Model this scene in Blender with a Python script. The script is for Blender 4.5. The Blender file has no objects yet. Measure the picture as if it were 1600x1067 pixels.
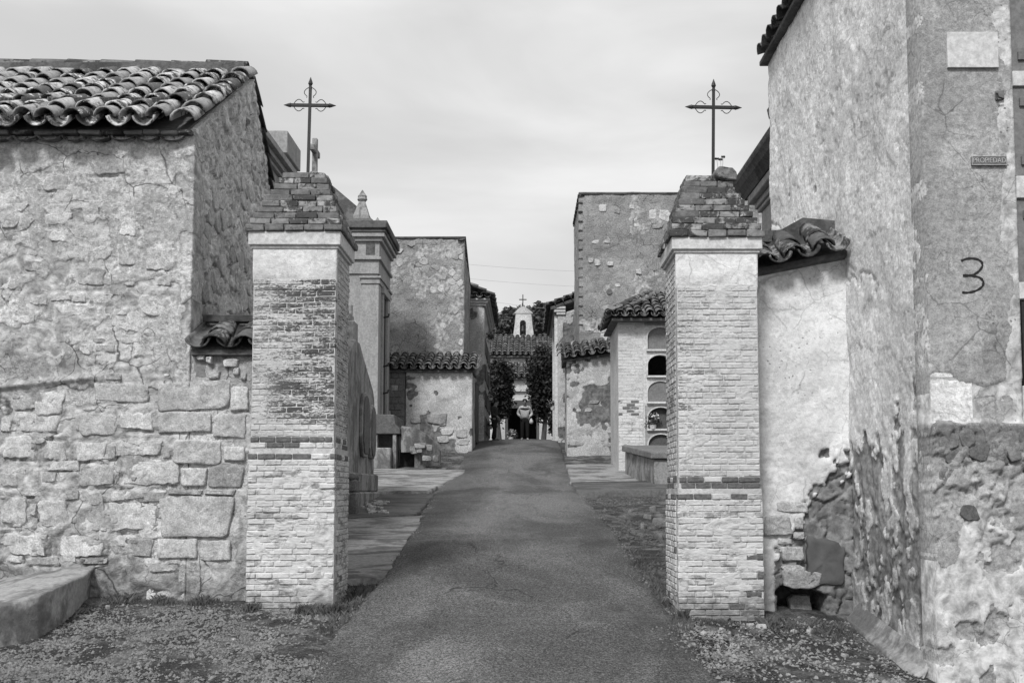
import bpy, bmesh, math, random
import numpy as np
from mathutils import Vector, Matrix, Euler

random.seed(11)
rng = np.random.default_rng(5)
scene = bpy.context.scene
COL = scene.collection

# ------------------------------------------------------------------ camera
F, CZ = 1600.0, 1.75                # focal length in photo pixels, eye height
TH = math.radians(4.0)              # the camera looks slightly up
UV0, VH = 820.0, 768.0              # where the street's direction vanishes
SXP = -(UV0 - 800.0)
SYP = VH - 533.5 - F * math.tan(TH)
cd = bpy.data.cameras.new('camera')
cd.sensor_width = 36.0
cd.lens = 36.0 * F / 1600.0
cd.shift_x = SXP / 1600.0
cd.shift_y = SYP / 1600.0
cd.clip_start, cd.clip_end = 0.1, 3000.0
cam = bpy.data.objects.new('camera', cd)
COL.objects.link(cam)
cam.location = (0, 0, CZ)
cam.rotation_euler = (math.radians(90) + TH, 0, 0)
scene.camera = cam
scene.cycles.max_bounces = 5
scene.cycles.diffuse_bounces = 2
scene.cycles.glossy_bounces = 1
scene.render.resolution_x, scene.render.resolution_y = 1024, 682

# ------------------------------------------------------------------ light
SUN_DIR = Vector((-0.26, -0.69, 0.78)).normalized()   # towards the sun
SUN_EL = math.asin(SUN_DIR.z)
SUN_AZ = math.atan2(SUN_DIR.x, SUN_DIR.y)
world = bpy.data.worlds.new('World')
scene.world = world
world.use_nodes = True
wt = world.node_tree
wt.nodes.clear()
w_out = wt.nodes.new('ShaderNodeOutputWorld')
w_bg = wt.nodes.new('ShaderNodeBackground')
w_bg.inputs['Strength'].default_value = 0.10
sky = wt.nodes.new('ShaderNodeTexSky')
sky.sky_type = 'NISHITA'
sky.sun_disc = False
sky.sun_elevation = SUN_EL
sky.sun_rotation = SUN_AZ
sky.dust_density = 2.0
w_bw = wt.nodes.new('ShaderNodeRGBToBW')
wt.links.new(sky.outputs[0], w_bw.inputs[0])


def wnode(t, op=None, **kw):
    n = wt.nodes.new(t)
    if op:
        n.operation = op
    for k, v in kw.items():
        setattr(n, k, v)
    return n


def wlink(a, b):
    wt.links.new(a, b)


w_tc = wnode('ShaderNodeTexCoord')
# thin high overcast with wind-drawn streaks: noise stretched along one heading
w_map = wnode('ShaderNodeMapping')
w_map.inputs['Rotation'].default_value = (0.0, math.radians(20), math.radians(5))
w_map.inputs['Scale'].default_value = (1.0, 1.4, 4.2)
wlink(w_tc.outputs['Generated'], w_map.inputs[0])
w_ns = wnode('ShaderNodeTexNoise')
w_ns.inputs['Scale'].default_value = 1.55
w_ns.inputs['Detail'].default_value = 7
w_ns.inputs['Roughness'].default_value = 0.48
w_ns.inputs['Distortion'].default_value = 0.35
wlink(w_map.outputs[0], w_ns.inputs['Vector'])
w_mr = wnode('ShaderNodeMapRange', interpolation_type='SMOOTHSTEP')
w_mr.inputs[1].default_value, w_mr.inputs[2].default_value = 0.42, 0.72
wlink(w_ns.outputs[0], w_mr.inputs[0])
# veil: mostly even cloud light, a share of the clear sky behind it
w_veil = wnode('ShaderNodeMath', 'MULTIPLY_ADD')
w_veil.inputs[1].default_value, w_veil.inputs[2].default_value = 0.14, 4.55
wlink(w_bw.outputs[0], w_veil.inputs[0])
w_streak = wnode('ShaderNodeMath', 'MULTIPLY_ADD')
w_streak.inputs[1].default_value = 2.1
wlink(w_mr.outputs[0], w_streak.inputs[0])
wlink(w_veil.outputs[0], w_streak.inputs[2])
wlink(w_streak.outputs[0], w_bg.inputs['Color'])
wlink(w_bg.outputs[0], w_out.inputs[0])

sl = bpy.data.lights.new('sun', 'SUN')
sl.energy = 2.3
sl.angle = math.radians(11)
sl.color = (1, 1, 1)
so = bpy.data.objects.new('sun', sl)
COL.objects.link(so)
so.rotation_euler = (-SUN_DIR).to_track_quat('-Z', 'Y').to_euler()
so.location = (-6, -6, 12)

vs = scene.view_settings
vs.view_transform = 'Standard'
vs.look = 'None'
vs.exposure = 0.42
vs.gamma = 1.0
vs.use_curve_mapping = False


# ------------------------------------------------------------------ layout helpers
def P(u, v, d):
    """world point seen at photo pixel (u, v) on the upright plane y = d"""
    a = (u - 800.0 + SXP) / F
    b = (533.5 + SYP - v) / F
    s, c = math.sin(TH), math.cos(TH)
    t = d / (c - b * s)
    return Vector((a * t, d, CZ + (s + b * c) * t))


PY = [-60, 0, 2, 5, 8, 10.7, 14, 18.5, 23, 26, 30, 35, 40, 43, 50, 60, 75, 2000]
PZ = [-1.9, -1.8, -1.76, -1.65, -1.46, -1.12, -.76, -.36, 0.0, .30, .80, 1.48, 1.98, 2.1, 2.52, 3.0, 3.1, 3.1]


def prof(y):
    return np.interp(y, PY, PZ) + CZ


def smooth_prof(y):
    return (prof(y - .8) + prof(y) * 2 + prof(y + .8)) / 4


def gz(x, y):
    """height of the bare ground"""
    x = np.asarray(x, float)
    y = np.asarray(y, float)
    z = smooth_prof(y) - 0.03
    near = np.clip((16 - y) / 6, 0, 1)
    z = z - near * 0.10 * np.clip((x - 1.6), 0, 2.5)
    z = z + near * 0.02 * np.clip((-x - 2.2), 0, 3)
    return z


def ground_px(u, v):
    """where the ray through photo pixel (u, v) meets the ground"""
    def over(d):
        p = P(u, v, d)
        return p.z - float(gz(p.x, d))
    d = 3.0
    while d < 70 and over(d) > 0:
        d += .25
    if d >= 70:
        return P(u, v, 44)
    lo, hi = d - .25, d
    for _ in range(14):
        m = (lo + hi) / 2
        if over(m) > 0:
            lo = m
        else:
            hi = m
    p = P(u, v, hi)
    return Vector((p.x, hi, float(gz(p.x, hi))))


# ------------------------------------------------------------------ numpy noise
def _h(ix, iy, seed):
    n = (ix.astype(np.int64) * 374761393 + iy.astype(np.int64) * 668265263 + seed * 974634777) & 0xffffffff
    n = ((n ^ (n >> 13)) * 1274126177) & 0xffffffff
    n = (n ^ (n >> 16)) & 0xffffffff
    return n / 4294967295.0


def vn(x, y, seed=0):
    ix, iy = np.floor(x), np.floor(y)
    fx, fy = x - ix, y - iy
    fx = fx * fx * fx * (fx * (fx * 6 - 15) + 10)
    fy = fy * fy * fy * (fy * (fy * 6 - 15) + 10)
    a, b = _h(ix, iy, seed), _h(ix + 1, iy, seed)
    c, d = _h(ix, iy + 1, seed), _h(ix + 1, iy + 1, seed)
    return (a + (b - a) * fx) * (1 - fy) + (c + (d - c) * fx) * fy


def fbm(x, y, oct=5, seed=0, gain=.5):
    s, a, t = 0, 1.0, 0
    for i in range(oct):
        s = s + a * vn(x * 2 ** i + i * 17.3, y * 2 ** i - i * 9.1, seed + i)
        t += a
        a *= gain
    return s / t          # 0..1


def worley(x, y, seed=0):
    ix, iy = np.floor(x), np.floor(y)
    f1 = np.full(x.shape, 9.0)
    f2 = np.full(x.shape, 9.0)
    cid = np.zeros(x.shape)
    for ox in (-1, 0, 1):
        for oy in (-1, 0, 1):
            cx, cy = ix + ox, iy + oy
            px = cx + .1 + .8 * _h(cx, cy, seed)
            py = cy + .1 + .8 * _h(cx, cy, seed + 7)
            d = np.hypot(x - px, y - py)
            m = d < f1
            f2 = np.where(m, f1, np.minimum(f2, d))
            cid = np.where(m, _h(cx, cy, seed + 3), cid)
            f1 = np.where(m, d, f1)
    return f1, f2, cid


def sst(a, b, x):
    t = np.clip((x - a) / (b - a), 0, 1)
    return t * t * (3 - 2 * t)


# ------------------------------------------------------------------ object helpers
WM = {}


def wm(o):
    return WM.get(o.name, Matrix.Identity(4))


def link(o, parent=None, mat=None):
    COL.objects.link(o)
    basis = mat if mat is not None else Matrix.Identity(4)
    o.matrix_basis = basis
    if parent is not None:
        o.parent = parent
        o.matrix_parent_inverse = wm(parent).inverted()
    WM[o.name] = basis
    return o


def obj(name, me, mat=None, parent=None, mw=None):
    o = bpy.data.objects.new(name, me)
    if mat is not None and not me.materials:
        me.materials.append(mat)
    return link(o, parent, mw)


def tag(o, label=None, cat=None, group=None, kind=None):
    if label:
        o['label'] = label
    if cat:
        o['category'] = cat
    if group:
        o['group'] = group
    if kind:
        o['kind'] = kind
    return o


def thing(name, label, cat, loc, group=None):
    o = bpy.data.objects.new(name, None)
    o.empty_display_size = .2
    link(o, None, Matrix.Translation(Vector(loc)))
    return tag(o, label, cat, group)


def mesh(name, verts, faces, smooth=False):
    me = bpy.data.meshes.new(name)
    me.from_pydata([tuple(v) for v in verts], [], [tuple(f) for f in faces])
    if smooth:
        me.polygons.foreach_set('use_smooth', [True] * len(me.polygons))
    me.update()
    return me


class Acc:
    """collects shapes into one mesh"""

    def __init__(s):
        s.v, s.f = [], []

    def add(s, verts, faces, M=None):
        b = len(s.v)
        if M is not None:
            verts = [M @ Vector(v) for v in verts]
        s.v += [tuple(v) for v in verts]
        s.f += [tuple(i + b for i in f) for f in faces]
        return s

    def box(s, x0, x1, y0, y1, z0, z1, M=None):
        v = [(x0, y0, z0), (x1, y0, z0), (x1, y1, z0), (x0, y1, z0), (x0, y0, z1), (x1, y0, z1), (x1, y1, z1), (x0, y1, z1)]
        f = [(0, 3, 2, 1), (4, 5, 6, 7), (0, 1, 5, 4), (1, 2, 6, 5), (2, 3, 7, 6), (3, 0, 4, 7)]
        return s.add(v, f, M)

    def prism(s, pts, y0, y1, M=None):
        """polygon of (x, z) extruded along y"""
        n = len(pts)
        v = [(x, y0, z) for x, z in pts] + [(x, y1, z) for x, z in pts]
        f = [tuple(range(n)), tuple(range(2 * n - 1, n - 1, -1))]
        f += [(i + n, (i + 1) % n + n, (i + 1) % n, i) for i in range(n)]
        return s.add(v, f, M)

    def tube(s, pts, r, n=8, caps=True):
        pts = [Vector(p) for p in pts]
        rr = r if isinstance(r, (list, tuple)) else [r] * len(pts)
        b = len(s.v)
        up = Vector((0.13, 0.21, 0.97))
        for i, p in enumerate(pts):
            t = (pts[min(i + 1, len(pts) - 1)] - pts[max(i - 1, 0)]).normalized()
            a = t.cross(up)
            if a.length < .05:
                a = t.cross(Vector((1, 0, 0)))
            a.normalize()
            c = t.cross(a)
            for k in range(n):
                an = 2 * math.pi * k / n
                s.v.append(tuple(p + (a * math.cos(an) + c * math.sin(an)) * rr[i]))
        for i in range(len(pts) - 1):
            for k in range(n):
                s.f.append((b + i * n + k, b + i * n + (k + 1) % n, b + (i + 1) * n + (k + 1) % n, b + (i + 1) * n + k))
        if caps:
            s.f.append(tuple(b + k for k in range(n - 1, -1, -1)))
            e = b + (len(pts) - 1) * n
            s.f.append(tuple(e + k for k in range(n)))
        return s

    def lathe(s, prof_, cx, cy, z0, n=12):
        b = len(s.v)
        for r, z in prof_:
            for k in range(n):
                an = 2 * math.pi * k / n
                s.v.append((cx + r * math.cos(an), cy + r * math.sin(an), z0 + z))
        for i in range(len(prof_) - 1):
            for k in range(n):
                s.f.append((b + i * n + k, b + i * n + (k + 1) % n, b + (i + 1) * n + (k + 1) % n, b + (i + 1) * n + k))
        e = b + (len(prof_) - 1) * n
        s.f.append(tuple(e + k for k in range(n)))
        s.f.append(tuple(b + k for k in range(n - 1, -1, -1)))
        return s

    def build(s, name, mat, parent=None, bevel=0, smooth=False, jitter=0, mw=None):
        me = mesh(name, s.v, s.f, smooth)
        if bevel or jitter:
            bm = bmesh.new()
            bm.from_mesh(me)
            if jitter:
                for v in bm.verts:
                    v.co += Vector((random.uniform(-1, 1), random.uniform(-1, 1), random.uniform(-1, 1))) * jitter
            if bevel:
                ed = [e for e in bm.edges if e.is_manifold and e.calc_face_angle(0) > .5]
                bmesh.ops.bevel(bm, geom=ed, offset=bevel, segments=1, affect='EDGES')
            bm.to_mesh(me)
            bm.free()
        return obj(name, me, mat, parent, mw)


def np_mesh(name, V, Q, smooth=True, attrs=None):
    """quads from numpy arrays"""
    me = bpy.data.meshes.new(name)
    me.vertices.add(len(V))
    me.vertices.foreach_set('co', np.asarray(V, np.float32).ravel())
    k = Q.shape[1]
    me.loops.add(Q.size)
    me.loops.foreach_set('vertex_index', Q.astype(np.int32).ravel())
    me.polygons.add(len(Q))
    me.polygons.foreach_set('loop_start', np.arange(0, Q.size, k, dtype=np.int32))
    me.polygons.foreach_set('use_smooth', np.full(len(Q), smooth))
    me.update(calc_edges=True)
    for n, a in (attrs or {}).items():
        at = me.attributes.new(n, 'FLOAT', 'POINT')
        at.data.foreach_set('value', np.asarray(a, np.float32).ravel())
    me.validate()
    return me


def panel(name, mat, parent, O, U, N, w, hfun, bot, top, res=.02, thick=.3, z0=0.0):
    """upright slab of wall with a modelled face: O foot corner, U along, N outward.
    bot / top give absolute heights along u; hfun(u, z) -> relief, mask, tone"""
    O, U, N = np.array(O, float), np.array(U, float), np.array(N, float)
    nu = max(2, int(w / res))
    us = np.linspace(0, w, nu + 1)
    b = np.array([bot(u) for u in us])
    t = np.array([top(u) for u in us])
    nv = max(2, int((t - b).max() / res))
    J = np.linspace(0, 1, nv + 1)
    UU = np.repeat(us[:, None], nv + 1, 1)
    ZZ = b[:, None] + (t - b)[:, None] * J[None, :]
    h, mk, tn = hfun(UU, ZZ)
    h = h + np.zeros_like(UU)
    mk = mk + np.zeros_like(UU)
    tn = tn - 1.0 + np.zeros_like(UU)
    V = O[None, None, :] + UU[..., None] * U + h[..., None] * N
    V[..., 2] += ZZ - O[2]
    n1, n2 = nu + 1, nv + 1
    idx = np.arange(n1 * n2).reshape(n1, n2)
    Q = np.stack([idx[:-1, :-1], idx[1:, :-1], idx[1:, 1:], idx[:-1, 1:]], -1).reshape(-1, 4)
    if np.cross(U, (0, 0, 1)).dot(N) < 0:
        Q = Q[:, ::-1]
        flip = True
    else:
        flip = False
    loop = np.concatenate([idx[:, 0], idx[-1, 1:], idx[-2::-1, -1], idx[0, -2:0:-1]])
    Vf = V.reshape(-1, 3)
    base = O[None, :] + 0 * Vf[loop]
    # back rim: same outline pushed straight to the back plane
    rel = (Vf[loop] - O) @ N
    back = Vf[loop] - (rel + thick)[:, None] * N
    V2 = np.vstack([Vf, back])
    m = len(loop)
    bi = np.arange(m) + len(Vf)
    S = np.stack([loop, bi, np.roll(bi, -1), np.roll(loop, -1)], -1)
    if flip:
        S = S[:, ::-1]
    Q = np.vstack([Q, S])
    me = np_mesh(name, V2, Q, True, {'mask': np.concatenate([mk.ravel(), mk.ravel()[loop]]),
                                     'tone': np.concatenate([tn.ravel(), tn.ravel()[loop]])})
    # hard edge between face and rim
    return obj(name, me, mat, parent)


# ------------------------------------------------------------------ materials (the photograph is black and white: all tones are greys)
class G:
    def __init__(s, name, rough=.9, spec=.15):
        s.m = bpy.data.materials.new(name)
        s.m.use_nodes = True
        s.t = s.m.node_tree
        s.b = s.t.nodes['Principled BSDF']
        s.b.inputs['Roughness'].default_value = rough
        s.b.inputs['Specular IOR Level'].default_value = spec
        g = s.t.nodes.new('ShaderNodeNewGeometry')
        s.pos = g.outputs['Position']
        s.nrm = g.outputs['Normal']

    def put(s, sock, v):
        if isinstance(v, (int, float)):
            try:
                sock.default_value = v
            except TypeError:
                sock.default_value = (v, v, v, 1) if len(sock.default_value) == 4 else (v, v, v)
        elif isinstance(v, tuple):
            sock.default_value = v
        else:
            s.t.links.new(v, sock)

    def math(s, op, a, b=0.0, c=0.0):
        n = s.t.nodes.new('ShaderNodeMath')
        n.operation = op
        s.put(n.inputs[0], a)
        s.put(n.inputs[1], b)
        s.put(n.inputs[2], c)
        return n.outputs[0]

    def add(s, a, b):
        return s.math('ADD', a, b)

    def mul(s, a, b):
        return s.math('MULTIPLY', a, b)

    def vec(s, scale=(1, 1, 1), src=None, off=(0, 0, 0)):
        n = s.t.nodes.new('ShaderNodeMapping')
        n.inputs['Scale'].default_value = scale
        n.inputs['Location'].default_value = off
        s.t.links.new(src or s.pos, n.inputs[0])
        return n.outputs[0]

    def noise(s, scale, detail=6, rough=.6, dist=0.0, v=None):
        n = s.t.nodes.new('ShaderNodeTexNoise')
        n.inputs['Scale'].default_value = scale
        n.inputs['Detail'].default_value = min(detail, 4.5)
        n.inputs['Roughness'].default_value = rough
        n.inputs['Distortion'].default_value = dist
        s.t.links.new(v or s.pos, n.inputs['Vector'])
        return n.outputs[0]

    def warp(s, amt, scale, v=None):
        n = s.t.nodes.new('ShaderNodeTexNoise')
        n.inputs['Scale'].default_value = scale
        n.inputs['Detail'].default_value = 4
        s.t.links.new(v or s.pos, n.inputs['Vector'])
        m = s.t.nodes.new('ShaderNodeVectorMath')
        m.operation = 'MULTIPLY_ADD'
        s.t.links.new(n.outputs['Color'], m.inputs[0])
        m.inputs[1].default_value = (amt, amt, amt)
        s.t.links.new(v or s.pos, m.inputs[2])
        return m.outputs[0]

    def vor(s, scale, feat='F1', v=None, out='Distance'):
        n = s.t.nodes.new('ShaderNodeTexVoronoi')
        n.feature = feat
        n.inputs['Scale'].default_value = scale
        s.t.links.new(v or s.pos, n.inputs['Vector'])
        return n.outputs[out]

    def ramp(s, x, a, b, lo=0.0, hi=1.0):
        n = s.t.nodes.new('ShaderNodeMapRange')
        n.interpolation_type = 'SMOOTHSTEP'
        s.put(n.inputs[0], x)
        n.inputs[1].default_value, n.inputs[2].default_value = a, b
        n.inputs[3].default_value, n.inputs[4].default_value = lo, hi
        return n.outputs[0]

    def mix(s, f, a, b):
        n = s.t.nodes.new('ShaderNodeMix')
        n.data_type = 'FLOAT'
        s.put(n.inputs[0], f)
        s.put(n.inputs[2], a)
        s.put(n.inputs[3], b)
        return n.outputs[0]

    def attr(s, name):
        n = s.t.nodes.new('ShaderNodeAttribute')
        n.attribute_name = name
        return n.outputs['Fac']

    def rnd(s):
        return s.t.nodes.new('ShaderNodeObjectInfo').outputs['Random']

    def xyz(s, i):
        n = s.t.nodes.new('ShaderNodeSeparateXYZ')
        s.t.links.new(s.pos, n.inputs[0])
        return n.outputs[i]

    def color(s, c):
        c = s.math('MAXIMUM', c, 0.012)
        s.t.links.new(c, s.b.inputs['Base Color'])

    def bump(s, h, dist=.01, strength=1.0):
        n = s.t.nodes.new('ShaderNodeBump')
        n.inputs['Distance'].default_value = dist
        n.inputs['Strength'].default_value = strength
        s.t.links.new(h, n.inputs['Height'])
        prev = s.b.inputs['Normal'].links
        if prev:
            s.t.links.new(prev[0].from_socket, n.inputs['Normal'])
        s.t.links.new(n.outputs[0], s.b.inputs['Normal'])


def mat_wall(name, light, mid, bare, crack=.5, grain=1.0, dark=.10, patch=2.2, streak=(1, 1, 1), off=0.0, relief=.018, mott=1.0):
    """lime plaster in layers over rubble; the mesh's mask says where the plaster is gone"""
    g = G(name)
    v0 = g.vec(streak, off=(off, off, off))
    big = g.noise(.9, 6, .62, .4, v0)
    med = g.noise(patch, 9, .66, .5, v0)
    fin = g.noise(26, 8, .72, 0, v0)
    grn = g.noise(110, 2.5, .65)
    lay = g.ramp(g.add(med, g.mul(g.add(fin, -.5), .30)), .47, .53)
    c = g.mix(lay, mid, light)
    c = g.mix(g.ramp(big, .35, .72), g.mul(c, .80), g.mul(c, 1.10))
    c = g.mul(c, g.ramp(fin, .25, .75, 1 - .36 * mott, 1 + .26 * mott))
    c = g.mul(c, g.ramp(grn, .3, .7, 1 - .18 * mott, 1 + .15 * mott))
    mk = g.attr('mask')
    b = g.mul(bare, g.ramp(g.noise(7, 8, .7, .4, v0), .28, .75, .5, 1.6))
    edge = g.add(mk, g.mul(g.add(fin, -.5), .9))
    m2 = g.ramp(edge, .44, .54)
    c = g.mix(m2, c, b)
    # hairline cracks, broken up
    wv = g.warp(.30, 2.2, v0)
    wid = g.ramp(g.noise(3.1, 3, .6, 0, v0), .35, .65, .25, 2.6)
    ck = g.ramp(g.math('DIVIDE', g.vor(2.1, 'DISTANCE_TO_EDGE', wv), wid), 0.0, .012, 1, 0)
    wv2 = g.warp(.22, 5.0, v0)
    ck2 = g.ramp(g.math('DIVIDE', g.vor(5.6, 'DISTANCE_TO_EDGE', wv2), wid), 0.0, .016, 1, 0)
    ck = g.mul(g.math('MAXIMUM', g.mul(ck, g.ramp(g.noise(1.7, 3, .5, 0, v0), .46, .58)),
               g.mul(ck2, g.ramp(g.noise(2.6, 3, .5, 0, g.vec((1, 1, 1), off=(9, 4, 2))), .54, .62))), crack)
    c = g.mix(ck, c, dark * .6)
    # pits and lichen specks
    pit = g.mul(g.ramp(g.vor(16, 'F1', g.warp(.06, 14, v0)), .10, .2, 1, 0), g.ramp(g.noise(1.9, 5, .6, 0, v0), .52, .66))
    c = g.mix(g.mul(pit, .75), c, dark)
    lich = g.mul(g.ramp(g.noise(34, 6, .75, .5), .58, .70), g.ramp(g.noise(1.25, 5, .65, .3, g.vec((1, 1, 1), off=(3, 7, 1))), .50, .68))
    c = g.mix(g.mul(lich, .7), c, dark)
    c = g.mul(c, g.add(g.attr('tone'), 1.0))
    g.color(c)
    hh = g.add(g.mul(fin, .8), g.mul(g.noise(6.5, 5, .68, .3, v0), 1.2))
    hh = g.add(hh, g.mul(grn, .20 * grain))
    hh = g.add(hh, g.mul(m2, -.30))
    g.bump(hh, relief)
    return g.m


def mat_stone(name, base, var=.35, dark=.12, rough_scale=1.0, bump=.014, lichen=.3):
    g = G(name)
    r = g.rnd()
    c = g.mul(base, g.ramp(r, 0, 1, 1 - var, 1 + var * .6))
    n = g.noise(14 * rough_scale, 9, .72, .4)
    c = g.mul(c, g.ramp(n, .25, .75, .66, 1.22))
    gr_ = g.noise(62, 3, .7)
    c = g.mul(c, g.ramp(gr_, .3, .7, .74, 1.2))
    c = g.mul(c, g.ramp(g.noise(3, 3, .5), .3, .7, .85, 1.1))
    l = g.mul(g.ramp(g.noise(42, 6, .75, .4), .55, .68), g.ramp(g.noise(3.2, 5, .6), .45, .65))
    c = g.mix(g.mul(l, lichen * 1.6), c, dark)
    g.color(c)
    g.bump(g.add(g.mul(n, 1.0), g.mul(gr_, .35)), bump)
    return g.m


def mat_paint_brick(name, paint, brick, cover=.5, soot=0.0, z_lo=0, z_hi=1, dark=.07, zone=None, thr=.50, foot=None):
    """whitewash worn thin over brick; soot = black weathering drawn out along the courses"""
    g = G(name)
    r = g.rnd()
    v0 = g.vec((1, 1, 3.2))
    n1 = g.noise(3.4, 8, .68, .4, v0)
    n2 = g.noise(17, 8, .72, .2, v0)
    b = g.mul(brick, g.ramp(g.noise(28, 6, .7), .3, .7, .7, 1.3))
    w = g.add(g.add(n1, g.mul(n2, .35)), g.mul(r, .16))
    m = g.ramp(w, cover, cover + .12)
    c = g.mix(m, b, g.mul(paint, g.ramp(n2, .25, .8, .78, 1.12)))
    c = g.mul(c, g.ramp(g.noise(1.1, 4, .5), .3, .7, .86, 1.08))
    if soot:
        z = g.xyz(2)
        band = g.mul(g.ramp(z, z_lo, z_lo + .5), g.ramp(z, z_hi - .25, z_hi, 1, 0))
        if zone is not None:
            x = g.xyz(0)
            band = g.mul(band, g.ramp(x, zone[0], zone[1], zone[2], zone[3]))
        s1 = g.noise(2.6, 8, .7, .3, g.vec((1, 1, 4.5), off=(4, 2, 8)))
        s2 = g.noise(26, 6, .75, 0, g.vec((1, 1, 2.6)))
        sm = g.ramp(g.add(s1, g.add(g.mul(g.add(s2, -.5), 1.0), g.mul(g.add(band, -1), .25))), thr, thr + .12)
        c = g.mix(g.mul(sm, g.mul(band, soot)), c, dark)
    if foot is not None:
        dz = g.add(g.xyz(2), g.mul(g.add(g.noise(5, 5, .7, .3), -.5), .9))
        c = g.mul(c, g.ramp(dz, foot, foot + .35, .42, 1.0))
        bl = g.mul(g.ramp(g.noise(6, 5, .72, .5), .56, .62), g.ramp(g.noise(1.6, 3, .6), .45, .6))
        c = g.mix(g.mul(bl, .65), c, .16)
    g.color(c)
    g.bump(g.add(n2, g.mul(g.noise(90, 3, .7), .4)), .008)
    return g.m


def mat_tile(name, base=.26, dark=.05, moss=.5):
    g = G(name, .85)
    r = g.rnd()
    c = g.mul(base, g.ramp(r, 0, 1, .45, 1.35))
    c = g.mul(c, g.ramp(g.noise(12, 7, .7), .3, .7, .7, 1.2))
    l = g.ramp(g.add(g.noise(7, 8, .75, .4), g.mul(g.add(r, -.5), .34)), .53 - moss * .06, .60)
    c = g.mix(g.mul(l, .9), c, dark)
    w = g.ramp(g.noise(48, 5, .7), .64, .72)
    c = g.mix(g.mul(w, .5), c, base * 1.7)
    g.color(c)
    g.bump(g.add(g.noise(40, 7, .7), g.mul(l, .5)), .007)
    return g.m


def mat_plain(name, c, rough=.8, var=.25, scale=9, bump=.004, spec=.2):
    g = G(name, rough, spec)
    n = g.noise(scale, 7, .68, .2)
    cc = g.mul(c, g.ramp(n, .25, .75, 1 - var, 1 + var))
    g.color(cc)
    if bump:
        g.bump(g.add(n, g.mul(g.noise(scale * 7, 5, .7), .35)), bump)
    return g.m


def mat_concrete(name, c, dark, streak=(1, 1, 1), bump=.006, amt=.6):
    g = G(name, .85, .2)
    v0 = g.vec(streak)
    n = g.noise(1.5, 8, .68, .5, v0)
    f = g.noise(18, 8, .72, .2)
    cc = g.mix(g.mul(g.ramp(n, .44, .60), amt), c, dark)
    cc = g.mul(cc, g.ramp(f, .25, .75, .72, 1.22))
    sp = g.ramp(g.noise(75, 4, .7), .66, .74)
    cc = g.mix(g.mul(sp, .6), cc, dark * .5)
    g.color(cc)
    g.bump(g.add(f, g.mul(g.noise(110, 4, .7), .3)), bump)
    return g.m


def mat_asphalt():
    g = G('asphalt_worn', .82, .25)
    ag = g.vor(95, 'F1', None, 'Color')
    n = t = g.t.nodes.new('ShaderNodeRGBToBW')
    g.t.links.new(ag, n.inputs[0])
    agg = n.outputs[0]
    c = g.mul(.102, g.ramp(agg, .15, .85, .40, 1.75))
    c = g.mul(c, g.ramp(g.noise(260, 2, .6), .35, .65, .8, 1.2))
    c = g.mul(c, g.ramp(g.noise(38, 3, .75), .32, .68, .62, 1.4))
    # tyre-worn and damp-stained areas, cross-running seams of laying
    st = g.noise(.55, 7, .62, .6, g.vec((1, .45, 1)))
    c = g.mul(c, g.ramp(st, .36, .62, .62, 1.28))
    sx = g.xyz(0)
    lane = g.ramp(g.math('ABSOLUTE', g.add(sx, g.mul(g.add(g.noise(.8, 3, .5), -.5), .8))), .6, 1.6, 1.15, .72)
    c = g.mul(c, lane)
    cr = g.mul(g.ramp(g.noise(1.1, 8, .7, .8, g.vec((.35, 2.2, 1))), .60, .68), .35)
    c = g.mix(cr, c, .20)
    dk = g.mul(g.ramp(g.noise(.8, 7, .65, .5, g.vec((1.4, .5, 1), off=(5, 2, 0))), .56, .70), .45)
    c = g.mix(dk, c, .035)
    pale = g.ramp(g.vor(60, 'F1', g.warp(.02, 30)), .05, .12, 1, 0)
    c = g.mix(g.mul(pale, .28), c, .30)
    ck = g.mul(g.ramp(g.vor(.55, 'DISTANCE_TO_EDGE', g.warp(.55, 1.6)), 0, .010, 1, 0), g.ramp(g.noise(.9, 3, .5), .5, .6))
    c = g.mix(g.mul(ck, .8), c, .02)
    g.color(c)
    g.bump(g.add(g.add(agg, g.mul(g.noise(9, 4, .6), .6)), g.mul(ck, -.8)), .007)
    return g.m


def mat_dirt(name, c=.06, light=.14):
    g = G(name, .95, .05)
    n = g.noise(2.2, 9, .7, .4)
    f = g.noise(45, 7, .75)
    cc = g.mix(g.ramp(n, .42, .66), c, light)
    cc = g.mul(cc, g.ramp(f, .25, .75, .45, 1.6))
    pb = g.ramp(g.vor(38, 'F1', g.warp(.03, 20)), .12, .26, 1, 0)
    cc = g.mix(g.mul(pb, g.mul(g.ramp(g.noise(1.2, 5, .6), .40, .6), .55)), cc, .24)
    g.color(cc)
    g.bump(g.add(g.mul(f, 1.2), g.mul(pb, .6)), .02)
    return g.m


def mat_leaf(name, c):
    g = G(name, .6, .3)
    cc = g.mul(c, g.ramp(g.noise(3, 3, .6), .3, .7, .6, 1.5))
    g.color(cc)
    return g.m


M_house = mat_wall('lime_plaster_ochre', .64, .49, .44, crack=.85, dark=.09, patch=1.7, relief=.022)
M_gable = mat_wall('lime_rubble_gable', .84, .68, .55, crack=.5, dark=.07, patch=3.4, relief=.03, off=4.0)
M_right = mat_wall('whitewash_flaking', .88, .78, .36, crack=.35, dark=.16, patch=5.0, relief=.010, off=8.0, mott=.8)
M_three = mat_wall('cement_render', .41, .36, .50, crack=.55, dark=.09, patch=1.3, relief=.008, off=13.0)
M_stub = mat_wall('whitewash_smooth', .78, .70, .24, crack=.35, dark=.09, patch=1.5, relief=.009, off=17.0, mott=.45)
M_farwall = mat_wall('cement_rubble_far', .38, .32, .38, crack=.95, dark=.07, patch=1.1, relief=.03, off=21.0)
M_farwhite = mat_wall('far_whitewash', .60, .50, .16, crack=.3, dark=.08, patch=1.2, relief=.012, off=25.0)
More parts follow.
